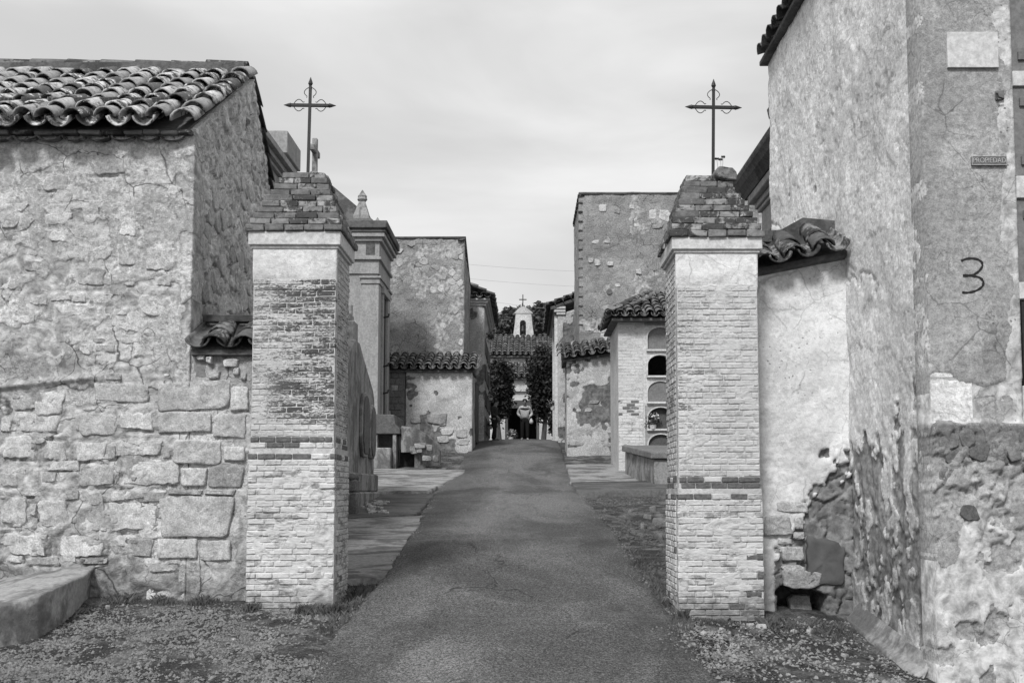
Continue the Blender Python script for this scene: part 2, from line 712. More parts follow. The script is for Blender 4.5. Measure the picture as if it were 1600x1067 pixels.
M_stone = mat_stone('limestone', .56, .16, .12, 1.0, .016, .18)
M_stone_d = mat_stone('limestone_weathered', .44, .25, .08, 1.0, .016, .4)
M_rubble = mat_stone('rubble_stone', .52, .3, .10, 1.3, .018, .3)
M_darkstone = mat_stone('tomb_stone_dark', .19, .3, .04, .8, .010, .6)
M_tomb = mat_concrete('tomb_stone', .30, .10, (1.5, 1.5, .9), .009, .8)
M_maus = mat_concrete('ashlar_pale', .34, .24, (1.6, 1.6, .6), .004, .5)
M_mausd = mat_concrete('cornice_lichen', .13, .05, (1, 1, 1), .012, .8)
M_soot = mat_paint_brick('whitewashed_brick_sooty', .62, .40, .58, 1.0, 2.1, 4.45, .085, zone=(-2.80, -2.35, .72, 1.0), thr=.40)
M_wash = mat_paint_brick('whitewashed_brick', .64, .47, .66, .85, 2.0, 4.0, .10, zone=(1.55, 2.1, 1.0, .45))
M_bare = mat_paint_brick('worn_brick', .68, .34, .60, foot=.52)
M_brick_d = mat_paint_brick('dark_bare_brick', .40, .15, .95)
M_cap = mat_tile('lichen_brick', .34, .035, 1.1)
M_fillet = mat_concrete('whitewashed_moulding', .62, .46, (1, 1, 3), .005, .5)
M_mortar = mat_concrete('whitewashed_mortar', .56, .44, (1, 1, 1), .012, .7)
M_mortar_d = mat_concrete('grey_mortar', .30, .18, (1, 1, 1), .016, .7)
M_tile = mat_tile('clay_tile', .66, .030, 1.0)
M_tile_d = mat_tile('clay_tile_lichen', .24, .035, 1.2)
M_tile_far = mat_tile('clay_tile_far', .22, .04, 1.0)
M_deck = mat_concrete('roof_mortar', .14, .05, (1, 1, 1), .02, .7)
M_iron = mat_plain('wrought_iron', .018, .55, .4, 60, .002, .4)
M_asph = mat_asphalt()
M_dirt = mat_dirt('damp_earth', .055, .19)
M_slab = mat_concrete('concrete_paving', .29, .085, (.75, 1.7, 1), .006, .85)
M_slab_d = mat_concrete('concrete_dark', .12, .06, (.8, 1.6, 1), .006, .8)  # darker concrete tone shared by the step edge and the left paving
M_peb = mat_stone('gravel_stone', .36, .5, .12, 1, .004, .2)
M_bench = mat_concrete('bench_concrete', .36, .11, (1, 1, 1), .012, .8)
M_marble = mat_concrete('marble_plaque', .62, .54, (1, 1, 2), .001, .4)
M_plaque = mat_plain('plaque_metal', .16, .5, .2, 30, .001)
M_plaque_t = mat_plain('plaque_letters', .40, .5, .2, 30, 0)
M_paint = mat_plain('black_spray_paint', .022, .6, .2, 30, 0)
M_slate = mat_concrete('niche_slab_grey', .20, .15, (1, 1, 1), .003, .5)
M_slate_d = mat_concrete('niche_slab_dark', .10, .07, (1, 1, 1), .003, .5)
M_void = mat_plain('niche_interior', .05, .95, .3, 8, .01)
M_white = mat_wall('chapel_whitewash', .66, .56, .3, crack=.2, dark=.15, patch=1.0, relief=.01, off=31.0)
M_leaf_d = mat_leaf('leaf_dark', .022)
M_leaf_m = mat_leaf('leaf_mid', .065)
M_leaf_p = mat_leaf('petal_pale', .5)
M_bark = mat_plain('bark', .07, .9, .4, 20, .02)
M_grass = mat_leaf('dry_grass', .10)
M_wood = mat_concrete('old_wood', .13, .06, (6, 6, .6), .006, .7)
M_skin = mat_plain('skin', .28, .6, .1, 20, 0)
M_jacket = mat_plain('pale_jacket', .52, .85, .12, 14, .004)
M_cloth = mat_plain('dark_cloth', .022, .9, .3, 14, .004)
M_cloth2 = mat_plain('charcoal_cloth', .045, .9, .3, 14, .004)
M_hair = mat_plain('dark_hair', .03, .7, .3, 40, .004)
M_wire = mat_plain('cable', .42, .6, .1, 10, 0)
M_smear = mat_concrete('whitewash_smear', .60, .50, (1, 1, 1.6), .010, .6)


# ------------------------------------------------------------------ piece builders
def outline(w, h, n=14, sq=4.0, rough=.08):
    """broken-edged block: four to six uneven corners, sides slightly ragged"""
    k = min(.36, .06 + rough * 1.5) * (4.6 / max(sq, 3.0))
    q = []
    for cx_, cy_ in ((-1, -1), (1, -1), (1, 1), (-1, 1)):
        x, y = cx_ * (1 - random.uniform(0, k)), cy_ * (1 - random.uniform(0, k))
        if random.random() < (.45 if sq > 4.4 else .7):      # a knocked-off corner
            c1, c2 = random.uniform(.12, .5) * (1.0 if sq < 4.4 else .5), random.uniform(.12, .5) * (1.0 if sq < 4.4 else .5)
            pa, pb = (x - cx_ * c1, y), (x, y - cy_ * c2)
            q += [pa, pb] if cx_ * cy_ < 0 and cx_ < 0 or cx_ * cy_ > 0 and cx_ > 0 else [pb, pa]
            if cx_ * cy_ > 0:
                q[-2:] = [pb, pa]
            else:
                q[-2:] = [pa, pb]
        else:
            q.append((x, y))
    out = []
    per = sum(math.hypot((q[(i + 1) % len(q)][0] - q[i][0]) * w, (q[(i + 1) % len(q)][1] - q[i][1]) * h) for i in range(len(q)))
    for i in range(len(q)):
        p, r = q[i], q[(i + 1) % len(q)]
        L = math.hypot((r[0] - p[0]) * w, (r[1] - p[1]) * h)
        m = max(1, round(n * L / per))
        for j in range(m):
            t = (j + (random.uniform(-.2, .2) if j else 0)) / m
            e = rough * .45 * (0.4 if j == 0 else 1)
            out.append(((p[0] + (r[0] - p[0]) * t + random.uniform(-e, e) * min(1, h / w)) * w / 2, (p[1] + (r[1] - p[1]) * t + random.uniform(-e, e) * min(1, w / h)) * h / 2))
    # keep the order counter-clockwise
    ar = sum(out[i][0] * out[(i + 1) % len(out)][1] - out[(i + 1) % len(out)][0] * out[i][1] for i in range(len(out)))
    return out if ar > 0 else out[::-1]


def stone_mesh(pts, depth, back=.05, dome=.35, rough=None):
    """a face stone: local x, y in the wall, z outward; big stones get a weathered, uneven face"""
    n = len(pts)
    cx = sum(p[0] for p in pts) / n
    cy = sum(p[1] for p in pts) / n
    size = min(max(p[0] for p in pts) - min(p[0] for p in pts), max(p[1] for p in pts) - min(p[1] for p in pts))
    tx, ty = random.uniform(-.03, .03), random.uniform(-.045, .02)
    e = min(.16, .012 / max(size, .03))
    if size > .11:
        rings = ((1.0, -back), (1.0, depth * .35), (1 - e * .7, depth * .8), (1 - e * 2.2, depth), (.74, depth), (.5, depth), (.25, depth))
    else:
        rings = ((1.0, -back), (1.0, depth * .5), (1 - e, depth * .92), (.55, depth))
    K = len(rings)
    amp = depth * .16 + min(.011, size * .035)
    ox, oy = random.uniform(0, 90), random.uniform(0, 90)
    V, Fc = [], []
    A = np.array(pts)
    for k, (s, z) in enumerate(rings):
        X = cx + (A[:, 0] - cx) * s
        Y = cy + (A[:, 1] - cy) * s
        if k > 1:
            j = (np.random.RandomState(int(ox * 1000) % 9999 + k).uniform(-1, 1, (2, n))) * .012 * size * (k < K - 1)
            X, Y = X + j[0], Y + j[1]
        Z = np.full(n, z)
        if k >= 1:
            nz = (fbm(X * 9 + ox, Y * 9 + oy, 2, 5) - .5) * 1.3 + (fbm(X * 28 + ox, Y * 34 + oy, 2, 9) - .5) * .9
            Z = Z + nz * amp * (1.6 if k > 1 else .6) + ((X - cx) * tx + (Y - cy) * ty) * (k > 1)
        V += list(zip(X.tolist(), Y.tolist(), Z.tolist()))
    V.append((cx, cy, depth * (1 + dome * random.uniform(-.5, .5))))
    for k in range(K - 1):
        for i in range(n):
            j = (i + 1) % n
            Fc.append((k * n + i, k * n + j, (k + 1) * n + j, (k + 1) * n + i))
    for i in range(n):
        Fc.append(((K - 1) * n + i, (K - 1) * n + (i + 1) % n, K * n))
    return mesh('stone', V, Fc, size > .11)


def face_matrix(O, U, N):
    U, N = Vector(U), Vector(N)
    Z = Vector((0, 0, 1))
    m = Matrix(((U.x, Z.x, N.x, 0), (U.y, Z.y, N.y, 0), (U.z, Z.z, N.z, 0), (0, 0, 0, 1)))
    return Matrix.Translation(Vector(O)) @ m


def put_stone(parent, c, U, N, w, h, depth, mat, name='stone', sq=4.0, rough=.07, n=14, rot=0):
    if Vector(U).cross(Vector((0, 0, 1))).dot(Vector(N)) < 0:
        U = -Vector(U)
    me = stone_mesh(outline(w, h, n, sq, rough), depth)
    return obj(name, me, mat, parent, face_matrix(c, U, N) @ Matrix.Rotation(rot, 4, 'Z'))


def cells(w, h, nx, ny, seed, stag=.5, jit=.32):
    """irregular stone outlines that fill a w x h face (clipped Voronoi cells)"""
    r = random.Random(seed)
    S = []
    for j in range(-1, ny + 1):
        for i in range(-1, nx + 1):
            S.append(((i + .5 + (stag if j % 2 else 0) * 1.0 + r.uniform(-jit, jit)) * w / nx, (j + .5 + r.uniform(-jit, jit)) * h / ny))
    out = []
    for a in S:
        if not (0 < a[0] < w and 0 < a[1] < h):
            continue
        poly = [(0, 0), (w, 0), (w, h), (0, h)]
        for b in S:
            if b is a or abs(b[0] - a[0]) > 3 * w / nx or abs(b[1] - a[1]) > 3 * h / ny:
                continue
            mx, my = (a[0] + b[0]) / 2, (a[1] + b[1]) / 2
            dx, dy = b[0] - a[0], b[1] - a[1]
            new = []
            for k in range(len(poly)):
                p, q = poly[k], poly[(k + 1) % len(poly)]
                sp = (p[0] - mx) * dx + (p[1] - my) * dy
                sq_ = (q[0] - mx) * dx + (q[1] - my) * dy
                if sp <= 0:
                    new.append(p)
                if (sp < 0) != (sq_ < 0) and sp != sq_:
                    t = sp / (sp - sq_)
                    new.append((p[0] + (q[0] - p[0]) * t, p[1] + (q[1] - p[1]) * t))
            poly = new
            if len(poly) < 3:
                break
        if len(poly) >= 3:
            out.append((a, poly))
    return out


def soften(poly, c, gap, n=12, rough=.04):
    """resample a cell with a joint all round and worn corners"""
    P2 = []
    L = [math.hypot(poly[(i + 1) % len(poly)][0] - poly[i][0], poly[(i + 1) % len(poly)][1] - poly[i][1]) for i in range(len(poly))]
    T = sum(L)
    for k in range(n):
        s = T * (k + .5) / n
        i = 0
        while s > L[i]:
            s -= L[i]
            i += 1
        p, q = poly[i], poly[(i + 1) % len(poly)]
        t = s / L[i]
        x, y = p[0] + (q[0] - p[0]) * t, p[1] + (q[1] - p[1]) * t
        d = math.hypot(x - c[0], y - c[1]) + 1e-6
        f = max(.3, 1 - gap / d) * (1 + random.uniform(-rough, rough))
        P2.append((c[0] + (x - c[0]) * f, c[1] + (y - c[1]) * f))
    return P2


def rubble(parent, O, U, N, w, h, nx, ny, seed, keep, depth, mat, gap=.012, name='stone', zfun=None, test=None):
    """stones showing in a wall face; keep(x, z) -> chance that one is laid bare"""
    Un = Vector(U)
    flip = Un.cross(Vector((0, 0, 1))).dot(Vector(N)) < 0
    r = random.Random(seed + 5)
    k = 0
    for c, poly in cells(w, h, nx, ny, seed):
        if test and not all(test(p[0], p[1]) for p in poly):
            continue
        if r.random() > keep(c[0], c[1]):
            continue
        pts = soften(poly, c, gap)
        pts = [(p[0] - c[0], p[1] - c[1]) for p in pts]
        if flip:
            pts = [(-x, y) for x, y in pts][::-1]
        me = stone_mesh(pts, r.uniform(*depth))
        base = Vector(O) + Un * c[0] + Vector((0, 0, c[1]))
        obj(name, me, mat, parent, face_matrix(base, -Un if flip else Un, N))
        k += 1
    return k


def brick_meshes(w, h, d, n=5, bev=.006, jit=.003):
    L = []
    for i in range(n):
        a = Acc().box(-w / 2, w / 2, -d / 2, d / 2, -h / 2, h / 2)
        me = mesh('brick', a.v, a.f)
        bm = bmesh.new()
        bm.from_mesh(me)
        bmesh.ops.bevel(bm, geom=list(bm.edges), offset=bev, segments=1, affect='EDGES')
        for v in bm.verts:
            v.co += Vector((random.uniform(-1, 1), random.uniform(-1, 1), random.uniform(-1, 1))) * jit
        bm.to_mesh(me)
        bm.free()
        L.append(me)
    return L


def mesh_copies(L, mat):
    out = []
    for me in L:
        m = me.copy()
        m.materials.clear()
        m.materials.append(mat)
        out.append(m)
    return out


def half_tile(L=.46, r0=.106, r1=.078, t=.015, n=7, arc=1.0, wob=0.0):
    """barrel tile, wide end at y=0, hollow side down, thickness t"""
    V, Fc = [], []
    for (y, r) in ((0, r0), (L * .5, (r0 + r1) / 2), (L, r1)):
        for s in (0, 1):
            rr = r - s * t
            for k in range(n + 1):
                a = math.pi * (.5 + arc * (k / n - .5))
                V.append((rr * math.cos(a) + random.uniform(-wob, wob), y + (random.uniform(-wob, wob) if y == 0 else 0), rr * math.sin(a) * .92 + random.uniform(-wob, wob)))
    m = n + 1
    for i in range(2):
        o, p = i * 2 * m, (i + 1) * 2 * m
        for k in range(n):
            Fc.append((o + k, p + k, p + k + 1, o + k + 1))
            Fc.append((o + m + k, o + m + k + 1, p + m + k + 1, p + m + k))
        Fc.append((o, o + m, p + m, p))
        Fc.append((o + n, p + n, p + m + n, o + m + n))
    for k in range(n):
        Fc.append((k, k + 1, m + k + 1, m + k))
        o = 4 * m
        Fc.append((o + k, o + m + k, o + m + k + 1, o + k + 1))
    return V, Fc


TILE_V = [half_tile(wob=.003) for _ in range(4)]
TILE_M = {}


def tile_mesh(mat, i):
    key = (mat.name, i)
    if key not in TILE_M:
        me = mesh('roof_tile', *TILE_V[i], smooth=False)
        me.materials.append(mat)
        for p in me.polygons:
            p.use_smooth = True
        TILE_M[key] = me
    return TILE_M[key]


def tile_roof(parent, O, A, S, w, length, mat, pitch=.27, row=.33, jit=1.0, joined=None, lo=None, hi=None, cover=True, pan=True, sc=1.0, skip=0.0, dz=0.0):
    """O eave corner, A across the eave, S up the slope (unit vectors); lo/hi(s) clip the roof sideways"""
    A, S = Vector(A).normalized(), Vector(S).normalized()
    Nn = A.cross(S)
    if Nn.z < 0:
        Nn = -Nn
    X = S.cross(Nn)
    R = Matrix(((X.x, S.x, Nn.x, 0), (X.y, S.y, Nn.y, 0), (X.z, S.z, Nn.z, 0), (0, 0, 0, 1)))
    nc = int(w / pitch)
    nr = max(1, int(math.ceil(length / row - .35)))
    for c in range(nc + 1):
        off = random.uniform(-.02, .02)
        for j in range(nr):
            s = j * row
            for kind in (0, 1):
                if kind == 0 and not cover or kind == 1 and not pan:
                    continue
                a = (c + (.5 if kind else 0)) * pitch
                if a > w:
                    continue
                if lo and a < lo(s) or hi and a > hi(s):
                    continue
                if random.random() < skip:
                    continue
                L = min(.46 * sc, length - s + .08)
                p = Vector(O) + A * (a + off + random.uniform(-.008, .008) * jit) + S * (s - (.05 if kind else 0.02) + random.uniform(-.025, .025) * jit)
                p = p + Nn * ((0.115 if kind == 0 else .130) * sc + dz)
                rz = Matrix.Rotation(random.uniform(-.05, .05) * jit, 4, 'Z') @ Matrix.Rotation((-.075 if kind == 0 else -.05) + random.uniform(-.025, .025) * jit, 4, 'X')
                fl = Matrix.Rotation(math.pi, 4, 'Y') if kind else Matrix.Identity(4)
                if kind:
                    fl = fl @ Matrix.Rotation(0, 4, 'Z')
                Mx = Matrix.Translation(p) @ R @ rz @ fl @ Matrix.Diagonal((sc, L / .46, sc, 1))
                i = random.randrange(4)
                if joined is not None:
                    joined.add(*TILE_V[i], M=Mx)
                else:
                    obj('roof_tile', tile_mesh(mat, i), mat, parent, Mx)


def ridge_row(parent, p0, p1, mat, n, name='ridge_tile', up=Vector((0, 0, 1)), sc=1.15, tilt=.05, joined=None):
    p0, p1 = Vector(p0), Vector(p1)
    D = (p1 - p0)
    L = D.length / n
    D.normalize()
    X = D.cross(up).normalized()
    Zu = X.cross(D)
    R = Matrix(((X.x, D.x, Zu.x, 0), (X.y, D.y, Zu.y, 0), (X.z, D.z, Zu.z, 0), (0, 0, 0, 1)))
    for i in range(n):
        p = p0 + D * (L * i + random.uniform(-.01, .01)) + up * random.uniform(-.008, .012)
        Mx = Matrix.Translation(p) @ R @ Matrix.Rotation(tilt + random.uniform(-.02, .02), 4, 'X') @ Matrix.Rotation(random.uniform(-.04, .04), 4, 'Z') @ Matrix.Diagonal((sc, L / .46 * 1.16, sc, 1))
        k = random.randrange(4)
        if joined is not None:
            joined.add(*TILE_V[k], M=Mx)
        else:
            obj(name, tile_mesh(mat, k), mat, parent, Mx)


def pebbles(name, X, Y, Z, S, mat, flat=.85):
    """many small stones as one mesh"""
    n = len(X)
    base = np.array([(1, 0, 0), (.2, .9, .1), (-.9, .3, 0), (-.3, -.9, .1), (.1, .1, 1), (.45, -.5, .6)])
    faces = np.array([(0, 1, 4), (1, 2, 4), (2, 3, 4), (3, 5, 4), (3, 0, 5), (0, 4, 5)])
    an = rng.uniform(0, 6.28, n)
    sx, sy = S * rng.uniform(.7, 1.5, n), S * rng.uniform(.6, 1.1, n)
    sz = S * flat * rng.uniform(.5, 1.3, n)
    B = base[None] * np.stack([sx, sy, sz], -1)[:, None, :] * (1 + rng.uniform(-.22, .22, (n, 6, 3)))
    ca, sa = np.cos(an)[:, None], np.sin(an)[:, None]
    V = np.stack([X[:, None] + B[..., 0] * ca - B[..., 1] * sa, Y[:, None] + B[..., 0] * sa + B[..., 1] * ca, Z[:, None] + B[..., 2] - sz[:, None] * .15], -1).reshape(-1, 3)
    Q = (faces[None] + (np.arange(n) * 6)[:, None, None]).reshape(-1, 3)
    me = np_mesh(name, V, Q, False)
    return obj(name, me, mat)


def blades(name, X, Y, Z, H, mat, lean=.5, wd=.006):
    n = len(X)
    an = rng.uniform(0, 6.28, n)
    ln = rng.uniform(0, lean, n) * H
    la = rng.uniform(0, 6.28, n)
    dx, dy = np.cos(an) * wd, np.sin(an) * wd
    V = np.stack([np.stack([X - dx, Y - dy, Z - .02], -1), np.stack([X + dx, Y + dy, Z - .02], -1),
                  np.stack([X + dx * .6 + np.cos(la) * ln * .4, Y + dy * .6 + np.sin(la) * ln * .4, Z + H * .6], -1),
                  np.stack([X + np.cos(la) * ln, Y + np.sin(la) * ln, Z + H], -1)], 1).reshape(-1, 3)
    Q = np.arange(n * 4).reshape(-1, 4)
    return obj(name, np_mesh(name, V, Q, False), mat)


def leaf_cloud(C, Rr, n, size, seed=0, clumps=40, shell=.55):
    """leaf faces in clumps through an ellipsoid: returns numpy verts, quads"""
    r = np.random.default_rng(seed)
    d = r.normal(size=(clumps, 3))
    d /= np.linalg.norm(d, axis=1)[:, None]
    rad = r.uniform(shell, 1.0, clumps) ** .8
    cc = np.array(C) + d * rad[:, None] * np.array(Rr) * .86
    k = r.integers(0, clumps, n)
    p = cc[k] + r.normal(size=(n, 3)) * np.array(Rr) * .17
    a = r.normal(size=(n, 3))
    a /= np.linalg.norm(a, axis=1)[:, None]
    b = np.cross(a, r.normal(size=(n, 3)))
    b /= np.linalg.norm(b, axis=1)[:, None] + 1e-9
    s = size * r.uniform(.6, 1.4, n)[:, None]
    V = np.stack([p - a * s, p + b * s * .45, p + a * s, p - b * s * .45], 1).reshape(-1, 3)
    return V, np.arange(n * 4).reshape(-1, 4)


# ================================================================== GROUND
def spaced(segs):
    out = []
    for a, b, s in segs:
        out += list(np.arange(a, b, s))
    return np.array(out + [segs[-1][1]])


xs = spaced([(-900, -100, 100), (-100, -20, 10), (-20, -7, 1), (-7, 7, .09), (7, 20, 1), (20, 100, 10), (100, 900, 100)])
ys = spaced([(-300, -20, 40), (-20, 3, 2), (3, 16, .09), (16, 30, .16), (30, 62, .6), (62, 120, 6), (120, 1500, 120)])
GX, GY = np.meshgrid(xs, ys, indexing='ij')


def gnoise(x, y):
    x, y = np.asarray(x, float), np.asarray(y, float)
    return (fbm(x * 1.3, y * 1.3, 5, 3) - .5) * .10 + (fbm(x * 9, y * 9, 3, 8) - .5) * .035 - .035


fine = (np.abs(GX) < 7.2) & (GY > 2.9) & (GY < 46)
GZ = gz(GX, GY) + np.where(fine, gnoise(GX, GY), -.05)
idx = np.arange(GX.size).reshape(GX.shape)
Q = np.stack([idx[:-1, :-1], idx[1:, :-1], idx[1:, 1:], idx[:-1, 1:]], -1).reshape(-1, 4)
ground = obj('ground', np_mesh('ground', np.stack([GX, GY, GZ], -1).reshape(-1, 3), Q), M_dirt)
tag(ground, 'dark damp earth ground climbing the hill beside the asphalt lane', 'ground', kind='structure')

# road: edges read off the photograph, laid on the slope
RL = [(470, 1110), (490, 1067), (516, 1010), (560, 955), (602, 905), (640, 845), (662, 800), (684, 766), (712, 742), (735, 700)]
RR = [(1150, 1110), (1118, 1067), (1062, 1000), (1030, 940), (990, 882), (958, 830), (922, 792), (903, 768), (888, 742), (876, 700)]
el = [ground_px(*p) for p in RL]
er = [ground_px(*p) for p in RR]
ly, lx = [p.y for p in el], [p.x for p in el]
ry, rx = [p.y for p in er], [p.x for p in er]
ly, lx = [-40, 4] + ly + [43, 58], [-1.75, -1.75] + lx + [-1.75, -1.7]
ry, rx = [-40, 4] + ry + [43, 58], [1.6, 1.6] + rx + [1.3, 1.3]


def road_edges(y):
    nl = (fbm(y * 2.3, y * 0 + 2, 5, 31, .65) - .5) * .11
    nr = (fbm(y * 2.3, y * 0 + 9, 5, 41, .65) - .5) * .11
    return np.interp(y, ly, lx) + nl, np.interp(y, ry, rx) + nr


yy = spaced([(-40, 3, 2), (3, 20, .08), (20, 45, .2), (45, 57, 1)])
L_, R_ = road_edges(yy)
NW = 44
T = np.linspace(0, 1, NW + 1)
RX = L_[:, None] + (R_ - L_)[:, None] * T
RY = np.repeat(yy[:, None], NW + 1, 1)
crown = .045 - .05 * (2 * T - 1) ** 2
RZ = smooth_prof(RY) + crown[None, :] + (fbm(RX * 1.1, RY * 1.1, 4, 51) - .5) * .035 + .01
# skirts
RX = np.hstack([RX[:, :1] - .03, RX, RX[:, -1:] + .03])
RY = np.hstack([RY[:, :1], RY, RY[:, -1:]])
RZ = np.hstack([RZ[:, :1] - .16, RZ, RZ[:, -1:] - .16])
idx = np.arange(RX.size).reshape(RX.shape)
Q = np.stack([idx[:-1, :-1], idx[:-1, 1:], idx[1:, 1:], idx[1:, :-1]], -1).reshape(-1, 4)
road = obj('road', np_mesh('road', np.stack([RX, RY, RZ], -1).reshape(-1, 3), Q), M_asph)
tag(road, 'worn asphalt lane running uphill between the gate pillars', 'road', kind='structure')


def slab(name, corners, mat, up=.03, n=26, m=26, label=None, thick=.12, ragged=.05, seed=1):
    """poured sheet that follows the ground: corners are photo pixels, bilinear between them"""
    c = [ground_px(*p) for p in corners]
    s, t = np.meshgrid(np.linspace(0, 1, n + 1), np.linspace(0, 1, m + 1), indexing='ij')
    X = (c[0].x * (1 - s) + c[1].x * s) * (1 - t) + (c[3].x * (1 - s) + c[2].x * s) * t
    Y = (c[0].y * (1 - s) + c[1].y * s) * (1 - t) + (c[3].y * (1 - s) + c[2].y * s) * t
    ed = np.minimum(np.minimum(s, 1 - s), np.minimum(t, 1 - t)) < 1e-6
    X = X + ed * (fbm(Y * 3 + seed, X * 3, 4, 61 + seed) - .5) * ragged * 2
    Y = Y + ed * (fbm(X * 3 + seed, Y * 3, 4, 67 + seed) - .5) * ragged * 2
    Z = gz(X, Y) + up + (fbm(X, Y, 3, 71 + seed) - .5) * .02
    V = np.stack([X, Y, Z], -1).reshape(-1, 3)
    id_ = np.arange(X.size).reshape(X.shape)
    Q = np.stack([id_[:-1, :-1], id_[1:, :-1], id_[1:, 1:], id_[:-1, 1:]], -1).reshape(-1, 4)
    loop = np.concatenate([id_[:, 0], id_[-1, 1:], id_[-2::-1, -1], id_[0, -2:0:-1]])
    bk = V[loop] - np.array([0, 0, thick])
    bi = np.arange(len(loop)) + len(V)
    S = np.stack([loop, bi, np.roll(bi, -1), np.roll(loop, -1)], -1)
    e1, e2 = c[1] - c[0], c[3] - c[0]
    Qa = np.vstack([Q, S])
    if e1.x * e2.y - e1.y * e2.x < 0:
        Qa = Qa[:, ::-1]
    o = obj(name, np_mesh(name, np.vstack([V, bk]), Qa, True), mat)
    if label:
        tag(o, label, 'paving', kind='structure')
    return o


slab('paving', [(500, 912), (606, 905), (664, 808), (520, 815)], M_slab, .035, label='streaked concrete paving apron beside the road inside the gate', seed=1)
slab('paving', [(520, 772), (668, 770), (730, 737), (560, 733)], M_slab, .045, label='pale concrete paving strip before the tall tombs', seed=2)
slab('paving', [(520, 812), (650, 804), (682, 772), (524, 774)], M_slab_d, .012, label='dark concrete paving beside the cobble patch', seed=3)
slab('paving', [(892, 760), (1090, 758), (1040, 727), (885, 727)], M_slab, .05, label='pale concrete paving before the burial niches', seed=4)
kerb = slab('kerb', [(902, 776), (1095, 772), (1090, 757), (893, 760)], M_slab_d, .11, n=40, m=6, thick=.25, ragged=.015, seed=5)
tag(kerb, 'dark concrete step edge crossing from the road to the right pillar', 'kerb', kind='structure')

# cobble patch: single setts
pc = ground_px(580, 793)
cob = thing('cobble_patch', 'small patch of rough cobbles set in the dark left paving', 'cobbles', (pc.x, pc.y, pc.z))
for i in range(52):
    p = ground_px(random.uniform(556, 606), random.uniform(783, 803))
    me = stone_mesh(outline(random.uniform(.06, .12), random.uniform(.10, .2), 9, 3, .1), .03)
    obj('cobble', me, M_stone_d, cob, Matrix.Translation((p.x, p.y, p.z + .012)) @ Matrix.Rotation(random.uniform(-.6, .6), 4, 'Z'))


# ================================================================== LEFT HOUSE
XL, YF = -3.60, 10.90            # street corner of the left house
E0 = P(290, 205, YF).z           # eave
RYD = 13.24
PK = P(385, 124, RYD).z          # ridge
YB = 14.45
EB = P(412, 318, YB).z
XW = -8.2
gb = float(gz(-4.5, YF)) - .25
house = thing('stone_house', 'old rubble and plaster house with barrel tile roof beside the left pillar', 'house', (-5.5, 12.5, gb + .25))


D_ = M_stone_d
low_rects = [(550, 70, 930, 190), (935, 60, 1375, 232), (190, 120, 390, 275), (85, 250, 365, 360), (0, 262, 65, 360), (60, 140, 195, 230, D_),
             (690, 236, 938, 350), (948, 240, 1255, 365), (450, 225, 690, 405),
             (690, 402, 960, 510), (1025, 410, 1330, 555), (240, 412, 390, 530), (430, 420, 635, 535), (10, 385, 205, 528), (640, 430, 690, 525, D_), (965, 440, 1015, 520, D_),
             (725, 528, 1070, 695), (1080, 570, 1230, 690), (1235, 560, 1450, 695, D_), (470, 548, 680, 690, D_), (290, 530, 465, 590), (0, 600, 120, 690, D_), (240, 600, 330, 660, D_),
             (645, 702, 800, 778), (805, 712, 985, 775, D_), (990, 705, 1210, 733, D_), (1220, 700, 1400, 735, D_), (380, 705, 470, 765, D_), (130, 700, 225, 745),
             (0, 745, 165, 920), (225, 772, 420, 950), (440, 700, 640, 985, D_), (610, 780, 945, 960), (955, 742, 1390, 985), (820, 885, 985, 1005), (175, 780, 215, 860, D_), (180, 865, 222, 945, D_),
             (860, 10, 1210, 50), (630, 10, 725, 55, D_)]
foot_rects = [(10, 92, 215, 195), (245, 102, 480, 200), (490, 112, 690, 200, D_), (25, 192, 100, 228), (110, 200, 262, 240, D_), (275, 192, 340, 222), (350, 196, 470, 232, D_), (640, 215, 800, 270, D_)]
mid_rects = [(0, 5, 140, 108), (262, 2, 408, 92), (268, 112, 408, 178), (690, 22, 790, 150), (145, 218, 240, 262), (130, 272, 275, 350, D_), (535, 192, 640, 292),
             (668, 222, 800, 312), (838, 208, 1010, 338), (42, 392, 130, 452), (430, 322, 600, 452, D_), (288, 462, 405, 518), (410, 468, 498, 522), (508, 462, 648, 542),
             (168, 482, 272, 550), (790, 482, 995, 615), (602, 548, 855, 705), (615, 424, 745, 488, D_), (892, 368, 990, 428), (698, 388, 782, 428), (52, 598, 190, 648),
             (305, 532, 528, 600), (882, 648, 985, 688), (645, 718, 790, 768), (452, 758, 530, 828), (487, 818, 550, 884), (545, 768, 680, 812), (558, 842, 625, 888),
             (688, 762, 765, 868), (758, 742, 845, 838), (872, 752, 960, 832), (530, 725, 605, 755)]
top_rects = [(240, 802, 415, 908), (270, 988, 430, 1060), (70, 972, 170, 1032), (510, 962, 620, 1038), (510, 675, 775, 815, D_)]


def rect_world(r, x_off, y_off, sc, d):
    a, b = P(x_off + r[0] / sc, y_off + r[1] / sc, d), P(x_off + r[2] / sc, y_off + r[3] / sc, d)
    return ((a.x + b.x) / 2, (a.z + b.z) / 2, b.x - a.x, a.z - b.z)


FACE = [rect_world(r, 0, 580, 3.81, YF) for r in low_rects] + [rect_world(r, 0, 800, 2.857, YF) for r in foot_rects] + \
       [rect_world(r, 0, 330, 3.68, YF) for r in mid_rects] + [rect_world(r, 0, 60, 3.81, YF) for r in top_rects]


def joints(x, z, seed, rects):
    """open joints round the face stones, broken and of uneven depth"""
    g = np.zeros_like(x)
    n = fbm(x * 6, z * 6, 4, seed)
    w_ = (fbm(x * 14, z * 14, 3, seed + 5) - .5) * .03
    for cx_, cz_, w, h in rects:
        q = np.maximum(np.abs(x - cx_) - w / 2, np.abs(z - cz_) - h / 2) + w_
        g = np.maximum(g, np.exp(-((q - .006) / .013) ** 2) * np.where(z < cz_, 1.0, .6))
    return g * sst(.40, .56, n)


